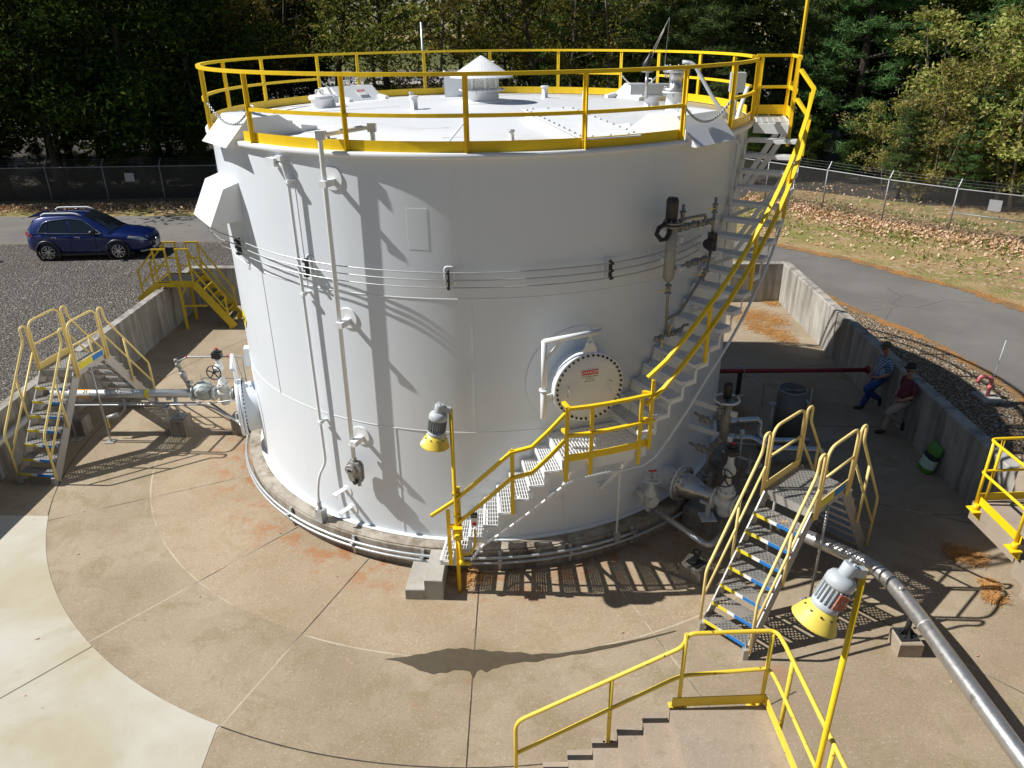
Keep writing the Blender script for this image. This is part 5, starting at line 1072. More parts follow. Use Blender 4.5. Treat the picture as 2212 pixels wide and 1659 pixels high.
# lower bridle: same family of fittings near the floor
T=Thing('lower_bridle','dark instrument bridle with black head and flanged valves behind the right gate valve','instrument',(4.27,-3.92,.4)); RU=M['rusty']
mb=MB(); mb.lathe([(.03,-.10),(.085,-.04),(.085,.66),(.05,.70)],(4.27,-3.92,1.22),(0,0,1),18); T.part(mb,'level_pot',M['rusty'])
mb=MB(); mb.lathe([(.06,0),(.08,.02),(.08,.26),(.07,.30),(.02,.31)],(4.26,-3.87,2.0),(0,0,1),18); T.part(mb,'transmitter_head',M['black'])
mb=MB(); mb.tube([V((4.26,-3.87,1.98))+V((.22*cos(k),.22*sin(k),0)) for k in [2*pi*i/26 for i in range(26)]],.022,6,closed=True); T.part(mb,'white_hose_coil',M['white'])
mb=MB()
for r in ([(4.24,-3.9,1.95),(4.12,-4.01,2.02),(4.12,-4.0,1.82),(4.05,-4.08,1.72),(3.92,-4.21,1.72),(3.73,-4.38,1.85),(3.6,-4.2,1.9)],[(4.3,-3.8,1.14),(4.07,-4.06,1.17),(3.94,-4.19,1.13),(3.73,-4.38,1.27),(3.55,-4.22,1.3)],[(3.92,-4.21,1.13),(3.92,-4.21,.97),(3.95,-4.18,.38)],[(3.92,-4.21,.98),(4.2,-3.9,1.2)],[(4.4,-3.8,1.98),(4.6,-3.75,2.0)]): mb.pipe([V(p) for p in r],.026,8,.06)
T.part(mb,'small_bore_pipe',RU)
for a_,b_,r_ in (((3.80,-4.32,1.8),(3.68,-4.35,1.86),.075),((3.80,-4.32,1.22),(3.68,-4.35,1.28),.075),((4.04,-4.08,1.72),(4.12,-4.0,1.84),.07),((4.12,-4.0,1.9),(4.12,-4.01,2.04),.06),((4.02,-4.1,1.15),(4.2,-3.92,1.17),.075),((3.93,-4.2,.52),(3.93,-4.2,.62),.075),((4.27,-3.92,1.9),(4.27,-3.92,1.97),.12)):
    mb=MB(); ballvalve(mb,a_,b_,r_); T.part(mb,'flanged_valve',RU)
for p,e in (((3.72,-3.46,1.78),(4.42,-4.04,1.74)),((3.72,-3.46,1.26),(4.40,-4.02,1.22))): mb=MB(); mb.beam(p,e,.05,.1); T.part(mb,'support_arm',M['white'])
# clad twin pipes to the heater
def clad(pts,lab): mb=MB(); mb.tube(rounded([V(p) for p in pts],.16,6),.062,14); mb.lathe([(.085,0),(.085,.22)],V(pts[0])+V((.05,0,0)),V(pts[1])-V(pts[0]),16); single(mb,'clad_pipe',M['clad'],lab,'pipe',pts[0])
clad([(4.75,-2.5,.78),(5.52,-2.45,.78),(5.52,-2.5,.42),(5.62,-2.6,.36),(6.5,-2.66,.36)],'silver clad pipe dropping from the tank toward the open barrel, the upper one')
clad([(4.70,-2.6,.45),(5.35,-2.62,.45),(5.6,-2.82,.30),(6.2,-2.85,.28),(6.75,-2.86,.25),(6.78,-2.86,-.1)],'silver clad pipe elbowing low along the floor toward the open barrel, the lower one')
HT=Thing('heater_barrel','dark open topped vertical barrel on a skid in the shaded yard','barrel',(6.55,-1.5,ZF))
mb=MB(); mb.box((6.45,-1.75,ZF+.05),(1.1,1.1,.1)); HT.part(mb,'skid',M['conc_block'])
mb=MB(); c=V((6.55,-1.42,ZF)); mb.lathe([(.0,.2),(.30,.2),(.30,1.36),(.285,1.36),(.285,.22),(.0,.22)],c,(0,0,1),32,False); HT.part(mb,'shell',M['insul'])
mb=MB(); mb.lathe([(.30,1.345),(.306,1.355),(.306,1.37),(.285,1.37)],c,(0,0,1),32,False); mb.beam(c+V((-.29,0,1.32)),c+V((.29,0,1.32)),.03,.02); mb.beam(c+V((-.2,.1,1.34)),c+V((.12,-.12,1.34)),.015,.015); HT.part(mb,'rim',M['grey_iron'])
for k in range(3): A=2*pi*k/3+.4; mb=MB(); mb.cyl(c+V((.24*cos(A),.24*sin(A),.1)),c+V((.24*cos(A),.24*sin(A),.22)),.03); HT.part(mb,'foot',M['grey_iron'])
mb=MB(); mb.tube([c+V((-.42,-.05,0)),c+V((-.40,-.05,1.0))],.022,8); mb.box(c+V((-.42,-.05,1.03)),(.14,.08,.06)); HT.part(mb,'side_pipe',M['galv']); mb=MB(); mb.tube([c+V((.40,-.05,.6)),c+V((.42,-.02,1.36))],.018,8); mb.box(c+V((.36,0,.8)),(.06,.14,.5)); HT.part(mb,'side_pipe',M['galv'])
mb=MB(); mb.pipe([(4.6,-2.4,.24),(5.4,-2.5,.22),(6.3,-2.75,.2),(6.6,-2.6,.2)],.016,6); single(mb,'tracer_tube',M['galv'],'thin pale tube crossing the shaded floor below the clad pipes','tube',(5.4,-2.5,.2))
mb=MB(); mb.pipe([(4.62,-2.95,.35),(5.28,-3.45,.3),(5.1,-3.5,.25)],.022,8); mb.tube([(5.02,-2.85,.72),(5.12,-2.62,-.4)],.02,8); mb.lathe([(.03,0),(.045,.02),(.045,.12)],(5.0,-2.9,.66),(0,0,1)); single(mb,'thin_relief_pipe',M['valve'],'thin cream relief pipe slanting across the shade behind the right gate valve','pipe',(5,-3,.3))
T=Thing('relief_valve','small brass toned relief valve stack standing in the shade left of the crossover rail','valve',(4.95,-3.6,ZF))
mb=MB(); c=V((4.97,-3.55,ZF)); mb.lathe([(.03,0),(.03,.18),(.08,.18),(.08,.22),(.04,.24),(.04,.34),(.08,.35),(.08,.39),(.035,.4),(.035,.6),(.085,.62),(.085,.66),(.05,.68),(.06,.76),(.045,.85),(.045,.92),(.012,.93),(.012,1.03)],c,(0,0,1),14); mb.hard(c+V((-.08,-.1,.46)),c+V((-.1,-.13,.46)),.1,16); mb.cyl(c+V((0,0,.46)),c+V((-.08,-.1,.46)),.03); mb.cyl(c+V((0,0,.74)),c+V((.14,.06,.74)),.03); mb.hard(c+V((.12,.05,.74)),c+V((.15,.06,.74)),.09,14); T.part(mb,'valve_stack',M['grey_iron'])
# red pipe along the yard
mb=MB(); mb.tube([(5.02,.92,.33),(9.38,.77,.32)],.055,12); mb.hard((9.30,.775,.32),(9.37,.77,.32),.10,14)
single(mb,'red_pipe',M['red'],'dark red pipe spanning the shaded yard from the tank to the right wall','pipe',(7,1.6,.33))
mb=MB(); mb.beam((6.2,.88,.29),(6.2,.88,ZF),.09,.09); single(mb,'red_pipe_support',M['black'],'dark post holding up the red pipe beside the tank','support',(6.2,.88,ZF))
mb=MB(); mb.pipe([(5.9,.6,.55),(6.15,.55,.58),(6.2,.5,.3),(6.6,.3,.25),(6.62,.25,-.35)],.014,6,.04); single(mb,'sample_tube',M['galv'],'thin bent steel tube in the shade in front of the red pipe','tube',(6.3,.5,-.3))
# bag against wall
bg=Thing('salt_bag','crumpled green and white sack slumped against the right wall','bag',(9.1,-2.7,ZF))
mb=MB(); r=random.Random(3); b=V((9.06,-2.68,ZF)); up=V((.16,0,.6)); n_=6
prev=None
for i in range(n_+1):
    t=i/n_; c=b+up*t*1.0; w=.21*(1-.15*abs(t-.4)); th_=.11*(1-.75*t**3)
    ringp=[c+V((th_*cos(k)*(1+.1*r.random()),w*sin(k)*(1+.12*r.random()),.02*r.random())) for k in [2*pi*j/12 for j in range(12)]]
    m=mb.add(ringp)
    if prev is not None:
        for k in range(12): mb.m=1 if i<=1 else (0 if (i<=3) else (2 if i==4 else 1)); mb.face((prev+k,prev+(k+1)%12,m+(k+1)%12,m+k),True)
    prev=m
mb.m=1; mb.face([prev+k for k in range(12)]); bg.part(mb,'sack',[M['bag_white'],M['bag_green'],M['bag_dark']] if 'bag_white' in M else [simple('sack_pale',(.45,.62,.5),.6,var=.15),simple('sack_green',(.08,.24,.03),.55,var=.2),M['ink']])
# hydrant riser
hy=Thing('fire_riser','faded red bent standpipe on a small concrete pad beside the road','standpipe',(11.1,-1.17,ZG))
mb=MB(); b=V((11.1,-1.17,ZG)); mb.box(b+V((.0,-.02,.03)),(.46,.52,.06)); hy.part(mb,'pad',M['conc'])
mb=MB(); mb.pipe([b,b+V((0,0,.50)),b+V((-.24,.06,.52)),b+V((-.25,.06,.36))],.04,12,.06); mb.lathe([(.05,0),(.06,.02),(.06,.07),(.05,.09)],b+V((0,0,.24))); mb.cyl(b+V((0,0,.3)),b+V((.08,-.02,.3)),.035); hy.part(mb,'standpipe',M['pink'])
mb=MB(); mb.beam(b+V((.06,-.02,.27)),b+V((.24,-.03,.27)),.02,.012); hy.part(mb,'lever',M['yel_label'])
mb=MB(); mb.tube([b+V((.02,.0,.5)),b+V((.14,.1,1.35))],.006,5); hy.part(mb,'marker_rod',M['white'])
# ------------------------------------------------------------------ people
def plaid():
    t=NT('blue_plaid_cloth'); sx=t.n('SeparateXYZ'); t.l(t.co(),sx.inputs[0])
    a=t.m_('GREATER_THAN',t.m_('FRACT',t.m_('MULTIPLY',t.m_('ADD',sx.outputs[1],sx.outputs[0]),17.)),.52); b=t.m_('GREATER_THAN',t.m_('FRACT',t.m_('MULTIPLY',sx.outputs[2],17.)),.52)
    c=t.mix(t.m_('MULTIPLY',t.m_('ADD',a,b),.5),(.42,.52,.62),(.03,.09,.22)); return t.out(c,.85,spec=.1)
CL_={'skin':simple('skin',(.42,.22,.15),.55,var=.06),'jean':simple('blue_denim',(.03,.07,.22),.85,var=.2,sc=30),'khaki':simple('khaki_cloth',(.36,.30,.23),.85,var=.08,sc=20),
     'plaid':plaid(),'maroon':simple('maroon_cloth',(.13,.03,.04),.85,var=.15,sc=12),'shoe':simple('dark_boots',(.03,.025,.02),.6,var=.2),'cap1':simple('camo_cap',(.10,.085,.055),.8,var=.4,sc=40),'cap2':simple('black_cap',(.02,.02,.022),.8,var=.2)}
def person(label,y0,x0,shirt,pants,cap,turn):
    T=Thing('person',label,'person',(x0-.15,y0,ZF)); B=lambda dx,dy,z: V((x0+dx,y0+dy,ZF+z))
    n={}; E=[]
    def add(k,p,r,par=None,reg='skin'):
        n[k]=(p,r); 
        if par: E.append((par,k,reg))
    add('pel',B(-.13,0,.93),(.19,.165)); add('waist',B(-.12,0,1.08),(.20,.19),'pel','shirt'); add('chest',B(-.08,0,1.30),(.20,.155),'waist','shirt'); add('neckb',B(-.09,0,1.44),(.09,.08),'chest','shirt'); add('neck',B(-.11,0,1.51),(.06,.062),'neckb'); add('jaw',B(-.135,turn*.3,1.575),(.072,.085),'neck'); add('head',B(-.13,turn*.2,1.66),(.082,.10),'jaw'); add('crown',B(-.125,turn*.15,1.735),(.06,.075),'head'); add('nose',B(-.235,turn*1.2,1.615),(.014,.014),'jaw')
    for s,st in ((1,True),(-1,False)):
        k='A' if st else 'B'
        add('hip'+k,B(-.14,s*.10,.88),(.125,.125),'pel','pants')
        if st: add('kn'+k,B(-.25,s*.11,.50),(.088,.088),'hip'+k,'pants'); add('an'+k,B(-.36,s*.12,.11),(.07,.075),'kn'+k,'pants'); add('hl'+k,B(-.37,s*.12,.055),(.045,.05),'an'+k,'shoe'); add('to'+k,B(-.55,s*.15,.04),(.042,.036),'hl'+k,'shoe')
        else: add('kn'+k,B(-.52,s*.14,.66),(.092,.092),'hip'+k,'pants'); add('an'+k,B(-.15,s*.12,.42),(.068,.07),'kn'+k,'pants'); add('hl'+k,B(-.09,s*.12,.38),(.045,.048),'an'+k,'shoe'); add('to'+k,B(-.08,s*.13,.19),(.042,.036),'hl'+k,'shoe')
        add('sh'+k,B(-.085,s*.185,1.385),(.088,.088),'chest','shirt'); add('ua'+k,B(-.075,s*.245,1.22),(.075,.075),'sh'+k,'shirt'); add('el'+k,B(-.07,s*.265,1.11),(.045,.045),'ua'+k,'shirt'); add('wr'+k,B(-.25,s*.15,.97),(.029,.033),'el'+k); add('pa'+k,B(-.315,s*.095,.945),(.026,.04),'wr'+k)
        base=B(-.315,s*.095,.945)
        for f in range(4):
            o=V((-.02,-s*(.012+.004*f),.03-.02*f)); Lf=(.9,1.05,1,.8)[f]
            add('f%d%sa'%(f,k),base+o+V((-.022,-s*.022,-.002))*Lf,(.0095,.0095),'pa'+k); add('f%d%sb'%(f,k),base+o+V((-.018,-s*.055,-.012))*Lf,(.0085,.0085),'f%d%sa'%(f,k)); add('f%d%sc'%(f,k),base+o+V((.0,-s*.075,-.02))*Lf,(.007,.007),'f%d%sb'%(f,k))
        add('t'+k,base+V((.005,-s*.01,.045)),(.011,.011),'pa'+k); add('t2'+k,base+V((-.02,-s*.035,.06)),(.009,.009),'t'+k)
    keys=list(n); me=bpy.data.meshes.new('body'); me.from_pydata([n[k][0]-T.L for k in keys],[(keys.index(a),keys.index(b)) for a,b,_ in E],[])
    o=bpy.data.objects.new('body_tmp',me); COL.objects.link(o); md=o.modifiers.new('s','SKIN'); md.use_smooth_shade=True; md.branch_smoothing=.6
    for i,k in enumerate(keys): d=me.skin_vertices[0].data[i]; d.radius=n[k][1]; d.use_root=(k=='pel')
    sb=o.modifiers.new('d','SUBSURF'); sb.levels=sb.render_levels=2
    m2=bpy.data.meshes.new_from_object(o.evaluated_get(bpy.context.evaluated_depsgraph_get())); bpy.data.objects.remove(o)
    mats={'skin':CL_['skin'],'shirt':CL_[shirt],'pants':CL_[pants],'shoe':CL_['shoe']}; order=list(mats); m2.materials.clear()
    for k in order: m2.materials.append(mats[k])
    seg=[(n[a][0]-T.L,n[b][0]-T.L,rg) for a,b,rg in E]
    for p in m2.polygons:
        c=p.center; best=None
        for a,b,rg in seg:
            d=b-a; t=max(0,min(1,(c-a).dot(d)/max(1e-9,d.length_squared))); q=(c-(a+d*t)).length
            if best is None or q<best[0]: best=(q,rg)
        rg=best[1]
        if rg=='skin' and best[0]>.055 and c.z<1.38: rg='shirt'
        if rg=='shirt' and c.z<.95: rg='pants'
        p.material_index=order.index(rg); p.use_smooth=True
    b=bpy.data.objects.new('body',m2); COL.objects.link(b); b.parent=T.o
    hd=B(-.13,turn*.2,1.70); fw=V((-1,turn*1.5,0)).normalized(); sd=V((-fw.y,fw.x,0)); Z=V((0,0,1))
    mb=MB(); mb.lathe([(.102,0),(.106,.015),(.10,.06),(.075,.10),(.03,.118),(0,.12)],hd,Z,18); mb.prism([(-.075,.05),(-.05,.14),(0,.175),(.05,.14),(.075,.05)],hd+Z*.012,sd,fw,Z,.012); T.part(mb,'cap',CL_[cap])
    mb=MB(); mb.lathe([(.088,-.085),(.098,-.05),(.102,0)],hd-fw*.012,Z,16,False); T.part(mb,'hair',simple('dark_hair',(.05,.035,.025),.8)) if False else None
    mb=MB(); 
    for s in (-1,1): mb.hard(hd+fw*.088+sd*s*.036-Z*.05,hd+fw*.098+sd*s*.038-Z*.05,.026,12); mb.beam(hd+fw*.085+sd*s*.062-Z*.047,hd+sd*s*.095-Z*.045,.006,.008)
    mb.beam(hd+fw*.095-sd*.02-Z*.047,hd+fw*.095+sd*.02-Z*.047,.006,.006); T.part(mb,'sunglasses',M['black'])
    mb=MB(); mb.beam(hd+fw*.095-sd*.025-Z*.122,hd+fw*.095+sd*.025-Z*.122,.01,.006); T.part(mb,'mouth',simple('lips',(.25,.09,.08),.6) if 'lips' not in bpy.data.materials else bpy.data.materials['lips'])
    mb=MB()
    for s in (-1,1): mb.lathe([(.0,-.03),(.014,-.02),(.017,.01),(.0,.03)],hd+sd*s*.096-Z*.065,Z,8)
    T.part(mb,'ears',CL_['skin'])
    return T
person('man in blue plaid shirt and jeans leaning on the right wall',-.02,9.37,'plaid','jean','cap1',.03)
person('man in maroon shirt, khaki trousers and black cap against the wall',-1.22,9.31,'maroon','khaki','cap2',-.05)

# ------------------------------------------------------------------ blue car
def car():
    s=.937; ORG=V((-16.81,12.66,ZG)); Q=lambda x,y,z: ORG+V((x*s,y*s,z*s)); T=Thing('parked_car','dark blue five door SUV with silver roof rails parked on the gravel','car',ORG+V((2.1,0,0)))
    st=[(.0,.60,.50,.80,.92),(.06,.76,.36,.90,1.00),(.30,.86,.30,.98,1.06),(.8,.905,.24,1.01,1.08),(1.6,.92,.22,1.01,1.06),(2.6,.92,.22,.99,1.04),(3.15,.915,.22,.97,1.06),(3.5,.90,.24,.94,1.03),(3.9,.88,.25,.90,.98),(4.25,.83,.27,.84,.91),(4.48,.74,.29,.76,.82),(4.62,.58,.34,.66,.70),(4.66,.45,.40,.58,.60)]
    mb=MB(); rows=[]
    for x,w,zb,zs,zt in st:
        half=[(w*.80,zb),(w*.97,zb+.08),(w,zb+(zs-zb)*.45),(w*.985,zs-.10),(w*.955,zs),(w*.86,zs+(zt-zs)*.6),(w*.5,zt),(0,zt+.015)]
        rows.append(mb.add([Q(x,-y,z) for y,z in half]+[Q(x,y,z) for y,z in half[-2::-1]]))
    m=15
    for a,b in zip(rows,rows[1:]):
        for k in range(m-1): mb.face((a+k,b+k,b+k+1,a+k+1),True)
    for a in (rows[0],rows[-1]): mb.face([a+k for k in range(m)])
    for a,b in zip(rows,rows[1:]): mb.face((a,b,b+m-1,a+m-1))
    gs=[(.10,.80,1.02,.72,1.06),(.28,.82,1.03,.66,1.40),(.50,.84,1.03,.62,1.62),(.85,.855,1.03,.60,1.69),(1.5,.86,1.03,.61,1.715),(2.1,.86,1.03,.61,1.69),(2.4,.86,1.02,.60,1.62),(2.8,.855,1.02,.62,1.40),(3.2,.84,1.01,.68,1.14),(3.36,.83,1.0,.76,1.04)]
    rows=[]
    for x,wb,zb,wt,zt in gs: rows.append(mb.add([Q(x,-wb,zb),Q(x,-(wt+.05),zt-.06),Q(x,-wt+.05,zt),Q(x,0,zt+.03),Q(x,wt-.05,zt),Q(x,wt+.05,zt-.06),Q(x,wb,zb)]))
    for a,b in zip(rows,rows[1:]):
        for k in range(6): mb.face((a+k,b+k,b+k+1,a+k+1),True)
    for a in (rows[0],rows[-1]): mb.face([a+k for k in range(7)])
    body=T.part(mb,'body',M['car'])
    def side(sgn,poly,name,mat,off=.012,par=None):
        def Y(z,x): t=(z-1.03)/(1.66-1.03); return (.858+(.64-.858)*max(0,min(1,t))) if z>1.03 else .925
        mb=MB(); p=[Q(x,sgn*(Y(z,x)+off),z) for x,z in poly]; mb.poly(p); c=[q-V((0,sgn*.03,0)) for q in p]; mb.poly(c[::-1])
        n=len(p); b=mb.add(p+c)
        for i in range(n): mb.face((b+i,b+(i+1)%n,b+n+(i+1)%n,b+n+i))
        return T.part(mb,name,mat,par)
    for sg in (-1,1):
        for poly in ([(.60,1.12),(.98,1.10),(.96,1.47),(.80,1.42)],[(1.03,1.10),(1.72,1.08),(1.69,1.55),(1.01,1.49)],[(1.80,1.08),(2.95,1.05),(2.55,1.34),(2.30,1.52),(1.77,1.56)]): side(sg,poly,'side_window',M['glass'],.014)
        mb=MB(); pts=[(2.98,1.04),(2.56,1.37),(2.30,1.555),(1.75,1.60),(1.0,1.53),(.78,1.45),(.56,1.11),(.98,1.075),(1.75,1.055),(2.98,1.035)]
        mb.tube([Q(x,sg*(.858+(.64-.858)*max(0,(z-1.03)/.63)+.02),z) for x,z in pts],.014*s,5); T.part(mb,'window_trim',M['chrome'])
        mb=MB(); mb.tube(rounded([Q(.72,sg*.57,1.70),Q(.85,sg*.57,1.78),Q(2.0,sg*.57,1.775),Q(2.25,sg*.57,1.68)],.15),.032*s,6); T.part(mb,'roof_rail',M['white_label'])
        for x in (1.18,2.08): mb=MB(); mb.beam(Q(x-.10,sg*.945,.93),Q(x+.10,sg*.945,.93),.02,.03); mb.box(Q(x+.1,sg*.95,.91),(.03,.02,.05)); T.part(mb,'door_handle',M['chrome'])
        for x in (1.02,1.75,2.72): mb=MB(); mb.beam(Q(x+.0,sg*.921,.42),Q(x+.02,sg*.924,.98),.006,.012,V((1,0,0))); T.part(mb,'door_seam',M['ink'])
        mb=MB(); mb.lathe([(.03,-.11),(.085,-.07),(.095,.03),(.05,.09)],Q(2.72,sg*1.02,1.10),V((0,1,.0)),12); mb.beam(Q(2.78,sg*.9,1.04),Q(2.74,sg*1.0,1.08),.05,.04); T.part(mb,'wing_mirror',M['black'])
        mb=MB(); mb.poly([Q(4.62,sg*.60,.70),Q(4.40,sg*.80,.74),Q(3.98,sg*.90,.86),Q(4.02,sg*.88,.93),Q(4.45,sg*.74,.84)]); mb.poly([Q(4.60,sg*.58,.68),Q(4.38,sg*.78,.72),Q(3.96,sg*.88,.84),Q(4.0,sg*.86,.91),Q(4.43,sg*.72,.82)]); T.part(mb,'headlight',M['headlamp'])
        mb=MB(); mb.hexa([Q(-.02,sg*.55,.94),Q(.40,sg*.885,.98),Q(.38,sg*.90,.98),Q(-.03,sg*.62,.94),Q(-.02,sg*.55,1.10),Q(.30,sg*.85,1.06),Q(.28,sg*.865,1.07),Q(-.02,sg*.6,1.11)]); T.part(mb,'tail_light',M['taillamp'])
        for x in (.83,3.53):
            c=Q(x,sg*.80,.345); yx=V((0,sg,0)); mb=MB(); mb.lathe([(.40,.02),(.43,.125),(.435,.135),(.40,.14),(.37,.135)],c,yx,28,False,0,360); T.part(mb,'wheel_arch',M['black'])
            mb=MB(); mb.lathe([(.20,-.1),(.31,-.1),(.335,-.07),(.335,.08),(.31,.115),(.23,.12),(.20,.10)],c,yx,32,False); wh=T.part(mb,'wheel',M['rubber'])
            mb=MB(); mb.lathe([(.22,.115),(.235,.125),(.225,.10),(.20,.03)],c,yx,28,False); sdx,u,_=frame(yx)
            for k in range(10): A=2*pi*k/10+.12*(k%2); q=sdx*cos(A)+u*sin(A); mb.beam(c+yx*.115+q*.03,c+yx*.118+q*.222,.03,.014,yx)
            mb.hard(c+yx*.08,c+yx*.125,.05,12); T.part(mb,'rim',M['chrome'],wh)
            mb=MB(); mb.hard(c+yx*.02,c+yx*.04,.21,20); T.part(mb,'wheel_well',M['ink'],wh)
    mb=MB(); 
    for i in range(8):
        r_=[]
        for q in (i,i+1):
            t_=q/8; r_.append([Q(2.33+t_*.98,sy*((.60+.12*t_)*(1-.15*ab)),1.685-.60*t_-.04*sin(pi*t_)*0+.035-.055*ab+.05*sin(pi*t_)) for sy,ab in ((-1,1),(-.5,.3),(0,0),(.5,.3),(1,1))])
        for j in range(4): mb.quad(r_[0][j],r_[1][j],r_[1][j+1],r_[0][j+1])
    T.part(mb,'windscreen',M['glass'])
    mb=MB(); mb.quad(Q(.06,-.62,1.13),Q(.36,-.56,1.53),Q(.36,.56,1.53),Q(.06,.62,1.13)); T.part(mb,'rear_window',M['glass'])
    mb=MB(); mb.hexa([Q(.22,-.55,1.63),Q(.62,-.58,1.68),Q(.62,.58,1.68),Q(.22,.55,1.63),Q(.20,-.55,1.66),Q(.62,-.58,1.71),Q(.62,.58,1.71),Q(.20,.55,1.66)]); T.part(mb,'roof_spoiler',M['car'])
    mb=MB(); mb.hexa([Q(4.52,-.42,.40),Q(4.69,-.34,.42),Q(4.69,.34,.42),Q(4.52,.42,.40),Q(4.50,-.42,.66),Q(4.665,-.34,.64),Q(4.665,.34,.64),Q(4.5,.42,.66)]); g=T.part(mb,'grille',M['ink'])
    mb=MB(); mb.tube([Q(4.50,-.42,.80),Q(4.70,-.22,.50),Q(4.71,.22,.50),Q(4.50,.42,.80)],.028*s,6); mb.hard(Q(4.68,0,.60),Q(4.70,0,.60),.07,14); T.part(mb,'grille_trim',M['chrome'],g)
    mb=MB(); mb.box(Q(4.71,0,.46),(.02,.30,.15)); T.part(mb,'number_plate',M['white_label'])
    mb=MB(); mb.tube([Q(4.35,-.82,.30),Q(4.66,-.45,.27),Q(4.66,.45,.27),Q(4.35,.82,.30)],.04*s,6); T.part(mb,'bumper_trim',M['alu'])
    for sg in (-1,1): mb=MB(); mb.beam(Q(.5,sg*.9,.25),Q(4.1,sg*.87,.25),.05,.10); T.part(mb,'sill',M['black'])
    return T
car()
mb=MB(); mb.lathe([(.0,.0),(.36,.0),(.36,.2),(.0,.2)],(-18.6,11.75,ZG+.36),(0,1,0),24)
single(mb,'spare_tyre',M['rubber'],'edge of a black tyre on the gravel at the left border of the picture','tyre',(-18.6,11.75,ZG))

# ------------------------------------------------------------------ fences
def fence(label,pts,out,name='chain_link_fence'):
    T=Thing(name,label,'fence',pts[len(pts)//2]); hh=1.76; out=V(out).normalized(); FP=M['fencepost']; Z=V((0,0,1))
    for p in pts:
        p=V(p); mb=MB(); mb.cyl(p,p+Z*hh,.032,8); mb.lathe([(.036,0),(.036,.05),(.0,.07)],p+Z*hh); mb.beam(p+Z*hh,p+Z*(hh+.33)+out*.22,.03,.03); T.part(mb,'post',FP)
    mb=MB(); mb.tube([V(p)+Z*(hh-.02) for p in pts],.026,8); T.part(mb,'top_rail',FP)
    for k in range(3):
        mb=MB(); mb.tube([V(p)+Z*(hh+.10+.1*k)+out*(.07+.067*k) for p in pts],.003,4); T.part(mb,'barbed_wire',FP)
    mb=MB(); us=[0]
    for a,b in zip(pts,pts[1:]): mb.quad(V(a)+Z*.03,V(b)+Z*.03,V(b)+Z*(hh-.02),V(a)+Z*(hh-.02)); us.append(us[-1]+(V(b)-V(a)).length)
    o=T.part(mb,'chain_link',M['chain']); uv=o.data.uv_layers.new(name='UVMap')
    for i,p in enumerate(o.data.polygons):
        for l in p.loop_indices:
            co=o.data.vertices[o.data.loops[l].vertex_index].co+T.L; j=min((0,1),key=lambda j:(V(pts[i+j]).xy-co.xy).length); uv.data[l].uv=(us[i+j],co.z)
    return T
LF=[(-15.6-2.74*k,21.95+.06*k,ZG) for k in range(7,-1,-1)]+[(-15.6+2.72*k,21.95,ZG) for k in range(1,10)]
fl=fence('long chain link fence with barbed wire arms along the dark wood on the left',LF,(.3,1,0))
RF=[(x,y,gz(x)) for x,y in ((11.6,22.5),(13.37,20.02),(15.13,17.6),(16.67,15.17),(18.35,13.12),(20.2,11.29),(22.1,9.5),(24,7.7),(25.9,5.9))]
fr=fence('chain link fence with barbed wire arms on the leafy bank at the right',RF,(.8,.6,0))
mb=MB(); mb.tube([V(RF[4])+V((0,0,.82)),V(RF[5])+V((0,0,.82))],.024,8); fr.part(mb,'mid_rail',M['fencepost'])
mb=MB(); c=V((-17.1,21.95,ZG+1.24)); mb.box(c,(.44,.012,.40),MX.Rotation(.03,3,'Y')); single(mb,'fence_sign',M['sign_grey'],'small weathered grey sign plate wired to the left fence','sign',tuple(c))
c=V(RF[4]).lerp(V(RF[5]),.53)+V((0,0,1.28)); d=(V(RF[5])-V(RF[4])).normalized(); mb=MB(); mb.beam(c-d*.22-V((0,0,.0)),c+d*.22,.012,.42); single(mb,'fence_sign',M['sign_grey'],'small weathered grey sign plate wired to the right fence','sign',tuple(c))

